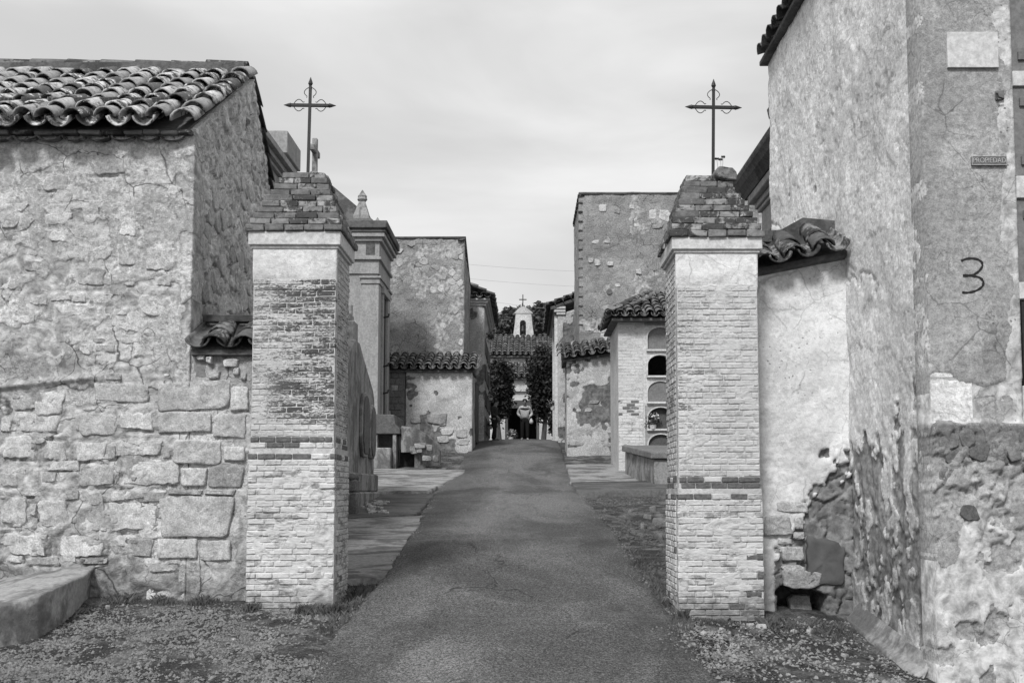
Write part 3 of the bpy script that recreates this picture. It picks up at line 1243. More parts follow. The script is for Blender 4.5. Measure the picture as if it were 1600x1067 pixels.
def peel_front(u, z):
    """front wall: relief, bare mask, tone; u runs from the far left to the street corner"""
    x = u + XW
    big = fbm(x * .9, z * .9, 5, 100)
    mid = fbm(x * 3.1, z * 3.6, 5, 107)
    fine_ = fbm(x * 11, z * 11, 4, 113)
    low = sst(2.95, 2.05, z + (big - .5) * 1.0)            # lower courses: render long gone
    m = sst(.50, .56, mid * .6 + big * .4 + (low * .30) - .03)
    ledge = np.exp(-((z - (2.93 + (x + 5.0) * .10)) / .035) ** 2) * sst(-4.45, -4.75, x) * .05
    h = (big - .5) * .05 + (mid - .5) * .045 + (fine_ - .5) * (.016 + .022 * low) - m * .018 + ledge
    f1, f2, cid = worley(x * 3.2 + (mid - .5) * 1.5, z * 4.5 + (mid - .5), 55)
    h = h + low * ((cid - .5) * .02 - sst(.10, .0, f2 - f1) * .012) - joints(x, z, 120, FACE) * (.020 + .020 * low)
    # soot-dark band below the middle and at the foot
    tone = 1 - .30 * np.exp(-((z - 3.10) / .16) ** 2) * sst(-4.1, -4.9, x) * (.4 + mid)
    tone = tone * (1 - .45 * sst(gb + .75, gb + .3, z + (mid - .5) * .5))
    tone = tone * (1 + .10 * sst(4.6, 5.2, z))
    return h, m, tone


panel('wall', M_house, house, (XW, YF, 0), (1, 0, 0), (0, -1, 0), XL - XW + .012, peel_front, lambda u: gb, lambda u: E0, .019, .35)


def gable_top(u):
    y = YF + .03 + u
    return (E0 + (PK - E0) * (y - YF) / (RYD - YF)) if y < RYD else PK + (EB - PK) * (y - RYD) / (YB - RYD)


HOLES = [(P(362, 187, 12.58), .085, .20), (P(379, 208, 13.06), .10, .15)]


def gable_h(u, z):
    y = YF + .03 + u
    big = fbm(y * 1.3, z * 1.3, 5, 200)
    mid = fbm(y * 5, z * 4, 5, 207)
    f1, f2, cid = worley(y * 5.5 + big * 2, z * 5.5 + mid, 77)
    m = sst(.50, .58, mid)
    h = (big - .5) * .05 + (mid - .5) * .06 + (fbm(y * 16, z * 16, 3, 211) - .5) * .025 + (cid - .5) * .03 - sst(.14, .0, f2 - f1) * .03
    smooth_ = sst(.45, .2, u) * .75
    h = h * (1 - smooth_)
    m = m * (1 - smooth_)
    for c, w, hh in HOLES:
        ins = (np.abs(y - c.y) < w) & (np.abs(z - c.z) < hh)
        h = np.where(ins, -.30, h)
    crack = np.exp(-((y - (12.0 + (4.9 - z) * -.35 + (mid - .5) * .5)) / .03) ** 2) * sst(3.9, 4.2, z) * sst(5.3, 5.0, z)
    h = h - crack * .05
    return h, m, 1 - .5 * sst(.4, .0, np.abs(z - 2.75) / .6) * sst(.7, .1, u) * mid * 1.6


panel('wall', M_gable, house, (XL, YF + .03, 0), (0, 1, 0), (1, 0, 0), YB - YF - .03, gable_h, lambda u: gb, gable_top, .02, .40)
Acc().box(XW, XL - .4, YF + .36, YB, gb, EB - .25).build('wall', M_mortar_d, house)
Acc().box(XW - .3, XW - .02, YF, YB, gb, E0).build('wall', M_mortar_d, house)


def px_stones(parent, rects, x_off, y_off, sc, d, mat, depth, N=(0, -1, 0), sq=4.0, rough=.07, hf=None):
    for r in rects:
        (x0, y0, x1, y1) = r[:4]
        u0, v0, u1, v1 = x_off + x0 / sc, y_off + y0 / sc, x_off + x1 / sc, y_off + y1 / sc
        a, b = P(u0, v0, d), P(u1, v1, d)
        w, h = b.x - a.x, a.z - b.z
        c = ((a.x + b.x) / 2, d, (a.z + b.z) / 2)
        if hf:
            gx, gy = np.meshgrid(np.linspace(a.x, b.x, 7)[1:-1], np.linspace(b.z, a.z, 7)[1:-1])
            c = (c[0], d - float(np.mean(hf(gx, gy))), c[2])
        mt = mat if len(r) < 5 else r[4]
        w, h = w * 1.03, h * 1.03
        put_stone(parent, c, (1, 0, 0), N, w * 1.0, h * 1.0, random.uniform(*depth), mt, sq=sq, rough=rough, n=26, rot=random.uniform(-.03, .03))


px_stones(house, [r for r in low_rects if r[2] < 1085], 0, 580, 3.81, YF, M_stone, (.006, .017), sq=4.6, rough=.2, hf=lambda x, z: peel_front(x - XW, z)[0])
px_stones(house, foot_rects, 0, 800, 2.857, YF, M_stone, (.006, .017), sq=4.5, rough=.2, hf=lambda x, z: peel_front(x - XW, z)[0])
px_stones(house, mid_rects, 0, 330, 3.68, YF, M_stone, (.003, .010), sq=3.4, rough=.22, hf=lambda x, z: peel_front(x - XW, z)[0])
px_stones(house, top_rects, 0, 60, 3.81, YF, M_stone, (.002, .006), sq=3.2, rough=.22, hf=lambda x, z: peel_front(x - XW, z)[0])
# filler chips between the big courses
for i in range(70):
    u, v = random.uniform(0, 285), random.uniform(585, 880)
    c = P(u, v, YF)
    c.y -= float(peel_front(np.array([c.x - XW]), np.array([c.z]))[0][0])
    put_stone(house, c, (1, 0, 0), (0, -1, 0), random.uniform(.05, .13), random.uniform(.025, .06), random.uniform(.004, .012), random.choice((M_stone, M_stone_d)), name='chip_stone', n=9, rough=.2)
# gable rubble laid bare
rubble(house, (XL, YF + .03, 1.6), (0, 1, 0), (1, 0, 0), YB - YF - .2, 4.2, 15, 17, 31,
       lambda x, z: .45 if x > .35 else .08, (.004, .018), M_rubble, .016,
       test=lambda x, z: 1.6 + z < gable_top(x) - .12 and not any(abs(YF + .03 + x - c.y) < w + .1 and abs(1.6 + z - c.z) < hh + .08 for c, w, hh in HOLES))

# roof: deck, pan and cover tiles, ridge, verge
A_ = Vector((1, 0, 0))
S_ = Vector((0, RYD - YF + .18, PK - E0 + .04)).normalized()
slope_len = Vector((0, RYD - YF + .18, PK - E0)).length
Acc().prism([(YF - .05, E0 + .0), (RYD, PK - .01), (YB + .05, EB - .02), (YB + .05, EB - .06), (RYD, PK - .05), (YF - .05, E0 - .03)], 0, 1,
            Matrix(((0, XL - XW - .06, 0, XW), (1, 0, 0, 0), (0, 0, 1, 0), (0, 0, 0, 1)))).build('roof_deck', M_deck, house)
tile_roof(house, (-7.10, YF - .20, E0 - .05), A_, S_, 3.26, slope_len - .15, M_tile, .29, .345, 2.0, sc=1.12, skip=.012)
# double verge on the street side, bedded in mortar
ridge_row(house, (XL - .06, YF - .18, E0 + .05), (XL - .06, RYD - .05, PK + .07), M_tile, 7, 'verge_tile', up=Vector((0, -.55, .83)), sc=1.35, tilt=-.06)
ridge_row(house, (XL - .05, YB + .05, EB - .02), (XL - .05, RYD + .1, PK + .02), M_tile_d, 5, 'verge_tile', up=Vector((0, .7, .7)), sc=.95, tilt=-.05)
ridge_row(house, (XW + .3, RYD + .02, PK + .15), (XL - .16, RYD + .02, PK + .13), M_tile_d, 9, 'ridge_tile', sc=1.3, tilt=.03)
Acc().box(XW, XL - .08, RYD - .20, RYD + .1, PK - .06, PK + .14).build('ridge_mortar', M_deck, house, jitter=.01)
# eave: brick string course and bedded under-tiles
xe_ = XW
while xe_ < XL - .02:
    bw_ = min(random.uniform(.18, .30), XL + .015 - xe_)
    zj = random.uniform(-.010, .010)
    Acc().box(xe_, xe_ + bw_ - .012, YF - .085 + random.uniform(-.02, .025), YF + .2, E0 - .058 + zj, E0 - .012 + zj).build('eave_brick', M_mortar_d if random.random() < .6 else M_tile_d, house, .012, jitter=.007)
    xe_ += bw_
for i in range(13):
    x = -7.0 + i * .265
    Mx = Matrix.Translation((x, YF - .075, E0 - .075)) @ Matrix.Rotation(math.pi, 4, 'Y') @ Matrix.Diagonal((1.25, .5, .55, 1))
    obj('eave_tile', tile_mesh(M_tile_d, i % 4), M_tile_d, house, Mx)
# hollow bricks wedged between the covers one row up
hb = Acc().box(-.10, .10, -.02, .14, -.025, .035)
hbm = mesh('hollow_brick', hb.v, hb.f)
hbm.materials.append(M_tile_d)
hole = Acc()
for i in range(4):
    hole.box(-.088 + i * .046, -.052 + i * .046, -.024, -.017, -.014, .024)
hom = mesh('brick_hole', hole.v, hole.f)
hom.materials.append(M_void)
for i in range(11):
    p = Vector((-7.10 + (i + .5) * .29, YF - .22, E0 - .03)) + S_ * .66 + Vector((0, -.1, .11))
    Mx = Matrix.Translation(p) @ Matrix.Rotation(random.uniform(-.08, .08), 4, 'Y')
    b_ = obj('hollow_brick', hbm, None, house, Mx)
    obj('brick_hole', hom, None, b_, Mx)

# ------------------------------------------------------------------ left boundary wall (house corner to pillar)
bw = thing('boundary_wall', 'short rubble wall with two-tile coping between the house and the left pillar', 'wall', (-3.2, YF + .2, gb + .2))
ST = P(340, 545, YF).z


def stubl_h(u, z):
    x = u + XL
    mid = fbm(x * 3.1, z * 3.6, 5, 107)
    big = fbm(x * .9, z * .9, 5, 100)
    h = (big - .5) * .05 + (mid - .5) * .05 + (fbm(x * 12, z * 12, 4, 313) - .5) * .02
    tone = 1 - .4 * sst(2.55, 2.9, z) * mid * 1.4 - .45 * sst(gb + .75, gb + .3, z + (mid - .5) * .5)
    return h, sst(.46, .54, mid * .6 + big * .4 + .04), tone


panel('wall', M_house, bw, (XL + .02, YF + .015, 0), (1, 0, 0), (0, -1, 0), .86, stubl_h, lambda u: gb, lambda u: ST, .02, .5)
Acc().box(XL + .05, -2.75, YF + .02, YF + .48, ST - .3, ST - .01).build('wall_top', M_mortar_d, bw)
px_stones(bw, [r for r in low_rects if r[2] >= 1085 and r[0] > 930], 0, 580, 3.81, YF + .01, M_stone, (.012, .03), sq=5.5, rough=.09)
px_stones(bw, [(1265, 245, 1480, 400), (1335, 442, 1465, 535), (1372, 90, 1480, 235)], 0, 580, 3.81, YF + .01, M_stone, (.012, .03), sq=5, rough=.1)
px_stones(bw, [(1285, 842, 1380, 900), (1130, 825, 1185, 860), (1190, 835, 1225, 880), (1385, 930, 1420, 975), (1192, 922, 1268, 968, D_), (1340, 900, 1380, 945)], 0, 330, 3.68, YF + .01, M_stone, (.03, .06), sq=3, rough=.1)
px_stones(bw, [(890, 122, 1035, 215), (700, 118, 880, 208)], 0, 800, 2.857, YF + .008, M_stone, (.01, .02), sq=5, rough=.1)
ztop = P(340, 500, YF + .42).z
Sv = Vector((0, .62, ztop - ST - .06)).normalized()
Acc().prism([(YF - .06, ST - .02), (YF + .45, ztop - .05), (YF + .45, ST - .15), (YF - .06, ST - .07)], XL + .04, -2.72,
            Matrix(((0, 1, 0, 0), (1, 0, 0, 0), (0, 0, 1, 0), (0, 0, 0, 1)))).build('coping_bed', M_deck, bw)
for i, x in enumerate((-3.30, -2.97)):
    for j in range(2):
        p = Vector((x, YF - .14, ST + .0)) + Sv * (.27 * j) + Vector((0, 0, .02))
        R = Matrix(((1, 0, 0, 0), (0, Sv.y, -Sv.z, 0), (0, Sv.z, Sv.y, 0), (0, 0, 0, 1)))
        obj('coping_tile', tile_mesh(M_tile_d, (i + j) % 4), M_tile_d, bw, Matrix.Translation(p) @ R @ Matrix.Rotation(.05 * (i - .5), 4, 'Z') @ Matrix.Diagonal((1.35, .85, 1.2, 1)))
for i, x in enumerate((-3.47, -3.135, -2.80)):
    p = Vector((x, YF - .16, ST + .085))
    obj('coping_tile', tile_mesh(M_tile_d, i), M_tile_d, bw, Matrix.Translation(p) @ R @ Matrix.Rotation(math.pi, 4, 'Y') @ Matrix.Diagonal((1.25, 1.3, 1.0, 1)))
Acc().box(XL + .02, -2.74, YF + .36, YF + .50, ztop - .03, ztop + .05).build('coping_slab', M_deck, bw, .008, jitter=.006)


# ================================================================== GATE PILLARS
BR = brick_meshes(.178, .052, .10)
CAPB = mesh_copies(brick_meshes(.178, .054, .13, 5, .006, .004), M_cap)


def brick_face(parent, x0, x1, yf, z0, z1, mats, pitch=.0605, nb=5, joined=None, axis='x', xs_=0.0, proud=0.0, drop=None, zmat=None):
    """courses of bricks on one face; axis x faces the camera, axis y faces the lane"""
    nr = int((z1 - z0) / pitch)
    w = (x1 - x0) / nb
    for j in range(nr):
        z = z0 + (j + .5) * pitch
        ed = [x0]
        if j % 2:
            ed.append(x0 + w * random.uniform(.5, .62))
        while ed[-1] < x1 - w * 1.35:
            ed.append(ed[-1] + w * random.uniform(.90, 1.10) * (1.0 if j % 2 else 1.0))
        ed.append(x1)
        for i in range(len(ed) - 1):
            a, b = ed[i], ed[i + 1]
            if drop and drop((a + b) / 2, z):
                continue
            if i == 0:
                a += random.uniform(0, .012) + (random.uniform(0, .03) if random.random() < .15 else 0)
            if i == len(ed) - 2:
                b -= random.uniform(0, .012) + (random.uniform(0, .03) if random.random() < .15 else 0)
            cw = b - a - .009
            pr = random.uniform(-.0025, .0025) + (proud(z) if callable(proud) else proud)
            k = random.randrange(5)
            mt = zmat((a + b) / 2, z)
            sx, sz = cw / .178, (pitch - random.uniform(.007, .011)) / .052
            rot = Matrix.Rotation(random.uniform(-.014, .014), 4, 'Y') @ Matrix.Rotation(random.uniform(-.022, .022), 4, 'Z')
            if axis == 'x':
                Mx = Matrix.Translation(((a + b) / 2, yf + .05 - pr, z)) @ rot @ Matrix.Diagonal((sx, 1, sz, 1))
            else:
                Mx = Matrix.Translation((yf + xs_ * (pr - .05), (a + b) / 2, z)) @ Matrix.Rotation(math.pi / 2, 4, 'Z') @ rot @ Matrix.Diagonal((sx, 1, sz, 1))
            if joined is not None:
                me = BR[k]
                joined[mt.name].add([v.co[:] for v in me.vertices], [tuple(p.vertices) for p in me.polygons], Mx)
            else:
                obj('brick', BRM[(mt.name, k)], None, parent, Mx)


BRM = {}
for mt in (M_soot, M_wash, M_bare, M_brick_d):
    for k in range(5):
        m = BR[k].copy()
        m.materials.clear()
        m.materials.append(mt)
        BRM[(mt.name, k)] = m


def pillar(label, x0, x1, yf, dep, zb, z_low, z_f0, z_f1, z_top, inner, mat_up, cx_shift, seed, plaster_h=.33, damage=None):
    random.seed(seed)
    t = thing('gate_pillar', label, 'pillar', ((x0 + x1) / 2, yf + dep / 2, zb + .2))
    # mortar core, plinth a little wider
    pl = .02
    core = Acc().box(x0 + .006, x1 - .006, yf + .006, yf + dep - .01, z_low - .02, z_f0)
    core.build('pillar_core', M_mortar, t)
    Acc().box(x0 - pl + .014, x1 + pl - .014, yf - pl + .013, yf + dep + pl - .01, zb, z_low).build('plinth_core', M_mortar, t)
    zp = z_f0 - plaster_h

    def zm(x, z):
        if abs(z - z_low) < .11:
            return M_brick_d if random.random() < .7 else M_bare
        if z < z_low:
            return M_bare if random.random() < .985 else M_brick_d
        return mat_up

    brick_face(t, x0 - pl, x1 + pl, yf - pl, zb, z_low, None, proud=lambda z: random.uniform(-.006, .004), zmat=zm, drop=damage)
    brick_face(t, x0, x1, yf, z_low, zp, None, proud=lambda z: .001 if z > z_low + .12 else .010, zmat=zm)
    # lane-side face: same courses, joined
    for nm, part in (('side_bricks', inner), ):
        J = {m.name: Acc() for m in (mat_up, M_bare, M_brick_d, M_soot, M_wash)}
        xi, sg = (x1, 1) if inner > 0 else (x0, -1)
        brick_face(t, yf + .11, yf + dep, xi + sg * pl, zb, z_low, None, joined=J, axis='y', xs_=sg, zmat=zm, drop=(lambda y, z: damage((x1 if inner > 0 else x0), z) and y < yf + .2) if damage else None, nb=4)
        brick_face(t, yf + .11, yf + dep, xi, z_low, z_f0 - .02, None, joined=J, axis='y', xs_=sg, zmat=lambda x, z: M_wash if z > z_low + .11 else zm(x, z), nb=4)
        for m in (mat_up, M_bare, M_brick_d, M_soot, M_wash):
            if J[m.name].v and not (m.name in [o.active_material.name for o in t.children if o.name.startswith('side_bricks')]):
                tag(J[m.name].build('side_bricks', m, t), kind='stuff')
    # plaster collar below the moulding
    def collar(u, z):
        h = .010 + (fbm(u * 3, z * 9, 4, seed) - .5) * .008
        fade = sst(zp - .03, zp + .10, z + (fbm(u * 5, z * 5, 4, seed + 3) - .5) * .16)
        return h * fade - .008 * (1 - fade), 0, 1
    panel('plaster_collar', M_stub, t, (x0 - .003, yf + .004, 0), (1, 0, 0), (0, -1, 0), x1 - x0 + .006, collar, lambda u: zp - .05, lambda u: z_f0 + .004, .018, .03)
    # whitewash smeared thick over joints: a skin that sinks behind the bricks where it has worn away
    def smear(lo, hi, fill, sd):
        def hf(u, z):
            n = fbm(u * 4.5, z * 7, 5, sd)
            f = fbm(u * 17, z * 22, 4, sd + 5)
            e = np.minimum(np.minimum(u, (x1 - x0) - u) / .05, 1)
            on = sst(.0, .05, n * .65 + f * .35 - fill)
            return -.010 + on * (.0125 + (f - .5) * .0025) * e, 0, 1
        return hf
    panel('whitewash_skin', mat_up, t, (x0 + .004, yf + .001, 0), (1, 0, 0), (0, -1, 0), x1 - x0 - .008, smear(0, 0, .54, seed + 40), lambda u: z_low + .13, lambda u: zp, .016, .008)
    panel('whitewash_skin', M_bare, t, (x0 - pl + .008, yf - pl + .002, 0), (1, 0, 0), (0, -1, 0), x1 - x0 + 2 * pl - .016, smear(0, 0, .525, seed + 60), lambda u: zb, lambda u: z_low - .12, .016, .008)
    # moulding in two fillets
    fm = Acc()
    fm.box(x0 - .045, x1 + .045, yf - .045, yf + dep + .045, z_f0 + .02, z_f1)
    fm.build('moulding', M_fillet, t, .006, jitter=.002)
    Acc().box(x0 - .022, x1 + .022, yf - .022, yf + dep + .022, z_f0 - .012, z_f0 + .022).build('moulding', M_fillet, t, .005, jitter=.002)
    # stepped brick cap
    n = 10
    ch = (z_top - z_f1) / n
    cx, cy = (x0 + x1) / 2, yf + dep / 2
    hw0, hd0 = (x1 - x0) / 2 + .075, dep / 2 + .075
    hw1, hd1 = .235, .20
    for j in range(n):
        f = j / (n - 1)
        hw, hd = hw0 + (hw1 - hw0) * f, hd0 + (hd1 - hd0) * f
        ccx = cx + cx_shift * f
        z = z_f1 + (j + .5) * ch
        Acc().box(ccx - hw + .03, ccx + hw - .03, cy - hd + .03, cy + hd - .03, z - ch / 2, z + ch / 2 - .002).build('cap_core', M_cap, t, jitter=.003)
        for face in range(3):
            if face == 0:
                a0, a1 = ccx - hw, ccx + hw
            else:
                a0, a1 = cy - hd + .12, cy + hd
            k = max(2, round((a1 - a0) / .21))
            off = (random.uniform(.3, .7) if j % 2 else 0)
            ed = [a0] + [a0 + (i + off * .6) * (a1 - a0) / k for i in range(1, k)] + [a1]
            for i in range(len(ed) - 1):
                if random.random() < (.03 if j > 5 else .01):
                    continue
                m_ = (ed[i] + ed[i + 1]) / 2
                sx = (ed[i + 1] - ed[i] - .010) / .178
                o_ = random.uniform(-.006, .006)
                if face == 0:
                    Mx = Matrix.Translation((m_, cy - hd + .065 + o_, z + random.uniform(-.004, .004)))
                else:
                    sg = 1 if face == 1 else -1
                    Mx = Matrix.Translation((ccx + sg * (hw - .065 + o_), m_, z + random.uniform(-.004, .004))) @ Matrix.Rotation(math.pi / 2, 4, 'Z')
                Mx = Mx @ Matrix.Rotation(random.uniform(-.012, .012), 4, 'Y') @ Matrix.Rotation(random.uniform(-.015, .015), 4, 'Z') @ Matrix.Diagonal((sx, 1, ch * .86 / .054, 1))
                obj('cap_brick', CAPB[random.randrange(5)], None, t, Mx)
    return t, (cx + cx_shift, cy, z_top)


def iron_cross(base, top_px, arm_v, arm_u0, arm_u1, d, label):
    b = Vector(base)
    tp = P(top_px[0], top_px[1], d)
    am = P((arm_u0 + arm_u1) / 2, arm_v, d)
    t = thing('iron_cross', label, 'cross', b, 'wrought iron crosses on the gate pillars')
    ax = (tp - b).normalized()
    c = b + ax * ((am.z - b.z) / ax.z)
    half = (P(arm_u1, arm_v, d).x - P(arm_u0, arm_v, d).x) / 2
    X = Vector((1, 0, 0))
    X = (X - ax * X.dot(ax)).normalized()
    Yv = ax.cross(X)
    Rm = Matrix(((X.x, Yv.x, ax.x, c.x), (X.y, Yv.y, ax.y, c.y), (X.z, Yv.z, ax.z, c.z), (0, 0, 0, 1)))
    H0, H1 = (b - c).length + .06, (tp - c).length
    w = .0145
    Acc().box(-w, w, -w, w, -H0, H1 - .10, Rm).build('shaft', M_iron, t)
    Acc().box(-half + .085, half - .085, -w - .002, w + .002, -w, w, Rm).build('crossbar', M_iron, t)

    def finial(Mx):
        a = Acc()
        pr = [(.008, -.035), (.019, -.03), (.019, -.02), (.010, -.012), (.010, .0), (.026, .032), (.020, .055), (.010, .082), (.002, .105)]
        n = 8
        v, f = [], []
        for r, z in pr:
            for k in range(n):
                v.append((r * math.cos(2 * math.pi * k / n), r * .75 * math.sin(2 * math.pi * k / n), z))
        for i in range(len(pr) - 1):
            for k in range(n):
                f.append((i * n + k, i * n + (k + 1) % n, (i + 1) * n + (k + 1) % n, (i + 1) * n + k))
        f.append(tuple(range(n - 1, -1, -1)))
        f.append(tuple((len(pr) - 1) * n + k for k in range(n)))
        a.add(v, f, Rm @ Mx)
        a.build('finial', M_iron, t)
    up = Matrix.Translation((0, 0, H1 - .105))
    finial(up)
    finial(Matrix.Translation((half - .105, 0, 0)) @ Matrix.Rotation(math.pi / 2, 4, 'Y'))
    finial(Matrix.Translation((-half + .105, 0, 0)) @ Matrix.Rotation(-math.pi / 2, 4, 'Y'))

    def scroll(Mx):
        pts = []
        for i in range(15):
            q = i / 14
            x = .055 - .115 * q
            zz = .013 + .052 * math.sin(math.pi * min(1, q * 1.12) * .93) ** .8
            if q > .86:
                zz += (q - .86) * .08
            pts.append(Rm @ Mx @ Vector((x, 0, zz)))
        Acc().tube(pts, .0042, 6).build('scroll', M_iron, t, smooth=True)
    for sg in (1, -1):
        for ud in (1, -1):
            scroll(Matrix.Translation((sg * (half - .165), 0, 0)) @ Matrix.Diagonal((sg, 1, ud, 1)))
    for sg in (1, -1):
        scroll(Matrix.Translation((0, 0, H1 - .17)) @ Matrix.Rotation(math.pi / 2, 4, 'Y') @ Matrix.Diagonal((-1, 1, sg, 1)))
    return t


LX0, LX1, LY = P(396, 400, 10.5).x, P(526, 400, 10.5).x, 10.5
zbl = float(gz(-2.4, 10.5)) - .25
pl_l, topl = pillar('whitewashed brick gate pillar streaked black with soot, left of the lane', LX0, LX1, LY, .80, zbl, P(450, 700, LY).z, P(450, 387, LY).z, P(450, 363, LY).z,
                    P(480, 273, LY + .3).z, 1, M_soot, .03, 3,
                    damage=lambda x, z: (x > LX1 - .13 and z < 1.55 and random.random() < .55) or (abs(x + 2.35) < .12 and abs(z - .98) < .07 and random.random() < .6))
iron_cross((P(481, 276, 10.9).x, 10.9, topl[2] - .02), (485.5, 121), 165, 443, 525, 10.9, 'slightly leaning wrought iron cross on the sooty left pillar')
RX0, RX1, RYF = P(1056, 400, 10.3).x, P(1183, 400, 10.3).x, 10.3
zbr = float(gz(1.9, 10.3)) - .30
pl_r, topr = pillar('pale whitewashed brick gate pillar with thin soot marks, right of the lane', RX0, RX1, RYF, .82, zbr, P(1110, 763, RYF).z, P(1110, 394, RYF).z, P(1110, 372, RYF).z,
                    P(1110, 277, RYF + .3).z, -1, M_wash, -.04, 4,
                    damage=lambda x, z: x < RX0 + .12 and z < 1.5 and random.random() < .12)
iron_cross((P(1114, 274, 10.7).x, 10.7, topr[2] - .02), (1115, 124), 168, 1071, 1160, 10.7, 'upright wrought iron cross on the pale right pillar')
# a loose tile bedded on the right cap
obj('cap_tile', stone_mesh(outline(.30, .17, 12, 3, .12), .10, .1, .3), M_cap, pl_r, face_matrix((topr[0] + .20, 10.55, topr[2] + .0), (1, 0, 0), (0, -1, 0)))
# weeds on the right cap
wd = thing('dry_weed', 'thin dry weed with seed heads on top of the right pillar', 'weed', (P(1122, 272, 10.8).x, 10.8, topr[2]))
for (u0, v0, u1, v1) in ((1122, 276, 1120, 249), (1127, 276, 1130, 246), (1126, 276, 1126, 250)):
    a, b = P(u0, v0, 10.8), P(u1, v1, 10.8)
    Acc().tube([a, (a + b) / 2 + Vector((.004, 0, 0)), b], .0018, 5).build('stem', M_grass, wd)
    for k in range(3):
        Acc().lathe([(.002, -.012), (.008, 0), (.009, .008), (.002, .02)], b.x + (k - 1) * .014, 10.8, b.z, 6).build('seed_head', M_leaf_d, wd)

# ================================================================== RIGHT BOUNDARY WALL
XR, YN, YR1 = 3.44, 8.64, 14.10          # right building: lane face, near corner, far end
rs = thing('boundary_wall', 'whitewashed wall with flaking foot and curved tile coping right of the right pillar', 'wall', (2.9, 11.0, float(gz(2.9, 10.8))))
SY = 10.82
XS0 = RX1 - .05
zc0, zc1 = P(1185, 424, SY).z, P(1335, 392, SY).z
zfoot = float(gz(3, SY)) - .35
h_lo, h_hi = P(1250, 974, SY).z, P(1250, 921, SY).z
hx0, hx1 = P(1216, 950, SY).x, P(1292, 950, SY).x


def stubr_h(u, z):
    x = XS0 + u
    big = fbm(x * 1.4, z * 1.4, 5, 400)
    mid = fbm(x * 4.2, z * 4.2, 5, 407)
    fi = fbm(x * 14, z * 14, 4, 409)
    # plaster lost in the lower right, from knee to hip height
    zz = z + (big - .5) * .9 + (mid - .5) * .7 + (fi - .5) * .45
    edge = .95 + .95 * sst(2.6, 3.2, x + (mid - .5) * .2)
    m = sst(edge + .04, edge - .04, zz) * (1 - .85 * sst(2.72, 2.55, x))
    lumps = sst(3.3, 1.9, z)
    f1, f2, cid = worley(x * 4.6 + mid * 1.4, z * 5.2 + mid, 83)
    h = (big - .5) * .02 + (mid - .5) * (.012 + .04 * lumps) + (fi - .5) * (.004 + .012 * lumps) - m * .035 + m * ((cid - .5) * .05 - sst(.12, 0, f2 - f1) * .03)
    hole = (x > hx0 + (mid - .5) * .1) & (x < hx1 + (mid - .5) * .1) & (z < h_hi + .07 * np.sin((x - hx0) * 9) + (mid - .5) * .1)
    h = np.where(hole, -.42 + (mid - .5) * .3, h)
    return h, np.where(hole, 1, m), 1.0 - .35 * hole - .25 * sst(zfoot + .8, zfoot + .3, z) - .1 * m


panel('wall', M_stub, rs, (XS0, SY, 0), (1, 0, 0), (0, -1, 0), XR - XS0 + .03, stubr_h, lambda u: zfoot, lambda u: zc0 + (zc1 - zc0) * u / (XR - XS0), .018, .5)
px_stones(rs, [(600, 238, 765, 298), (548, 302, 692, 400), (697, 308, 745, 374, D_), (690, 378, 745, 418, D_), (630, 442, 752, 515, D_), (640, 528, 755, 580, D_), (640, 555, 825, 640), (620, 410, 690, 436, D_)],
          1000, 700, 2.9075, SY + .018, M_stone_d, (.025, .05), sq=4, rough=.1)
px_stones(rs, [(660, 660, 790, 760, D_), (830, 655, 880, 760, D_)], 1000, 700, 2.9075, SY + .25, M_stone_d, (.05, .12), sq=3, rough=.12)
# cement repair patch
a, b = P(1256, 836, SY), P(1326, 924, SY)
cp_ = put_stone(rs, ((a.x + b.x) / 2, SY + .02, (a.z + b.z) / 2), (1, 0, 0), (0, -1, 0), b.x - a.x, a.z - b.z, .03, mat_plain('cement_patch', .11, .9, .15, 6, .006), name='cement_patch', sq=4.6, rough=.17, n=34)
cp_.data.polygons.foreach_set('use_smooth', [True] * len(cp_.data.polygons))
# coping: bedding that climbs to the right and a wave of tiles seen end-on
cl = Vector((XR - XS0, 0, zc1 - zc0)).normalized()
Sr = (Vector((0, .62, .36))).normalized()
Acc().prism([(SY - .10, -.02), (SY + .5, .30), (SY + .5, -.2), (SY - .1, -.07)], XS0 + .02, XR - .02,
            Matrix(((0, 1, 0, 0), (1, 0, 0, 0), (0, cl.z / cl.x, 1, zc0 - XS0 * cl.z / cl.x), (0, 0, 0, 1)))).build('coping_bed', M_deck, rs)
Nn = cl.cross(Sr).normalized()
Rr_ = Matrix(((cl.x, Sr.x, Nn.x, 0), (cl.y, Sr.y, Nn.y, 0), (cl.z, Sr.z, Nn.z, 0), (0, 0, 0, 1)))
for i in range(3):
    p = Vector((XS0 + .22, SY - .20, zc0)) + cl * (.31 * i) + Nn * .05
    for j in range(2):
        obj('coping_tile', tile_mesh(M_tile_d, (i + j) % 4), None, rs, Matrix.Translation(p + Sr * .27 * j + Vector((0, 0, .02 * i))) @ Rr_ @ Matrix.Rotation(random.uniform(-.06, .06), 4, 'Z') @ Matrix.Diagonal((1.2, .9, 1.15, 1)))
    if i < 3:
        q = p + cl * .155 + Nn * .075 - Sr * .03
        obj('coping_tile', tile_mesh(M_tile_d, (i + 2) % 4), None, rs, Matrix.Translation(q) @ Rr_ @ Matrix.Rotation(math.pi, 4, 'Y') @ Matrix.Diagonal((1.15, 1.2, 1.0, 1)))
cap_z0, cap_z1 = P(1195, 362, SY + .4).z, P(1330, 350, SY + .4).z
Acc().prism([(XS0 + .03, cap_z0 - .12), (XS0 + .03, cap_z0), (XS0 + .5, cap_z0 + .01), (XS0 + .75, cap_z1 + .05), (XR - .02, cap_z1 + .01), (XR - .02, cap_z1 - .2)], SY + .34, SY + .52).build('coping_mortar', M_deck, rs, jitter=.012)

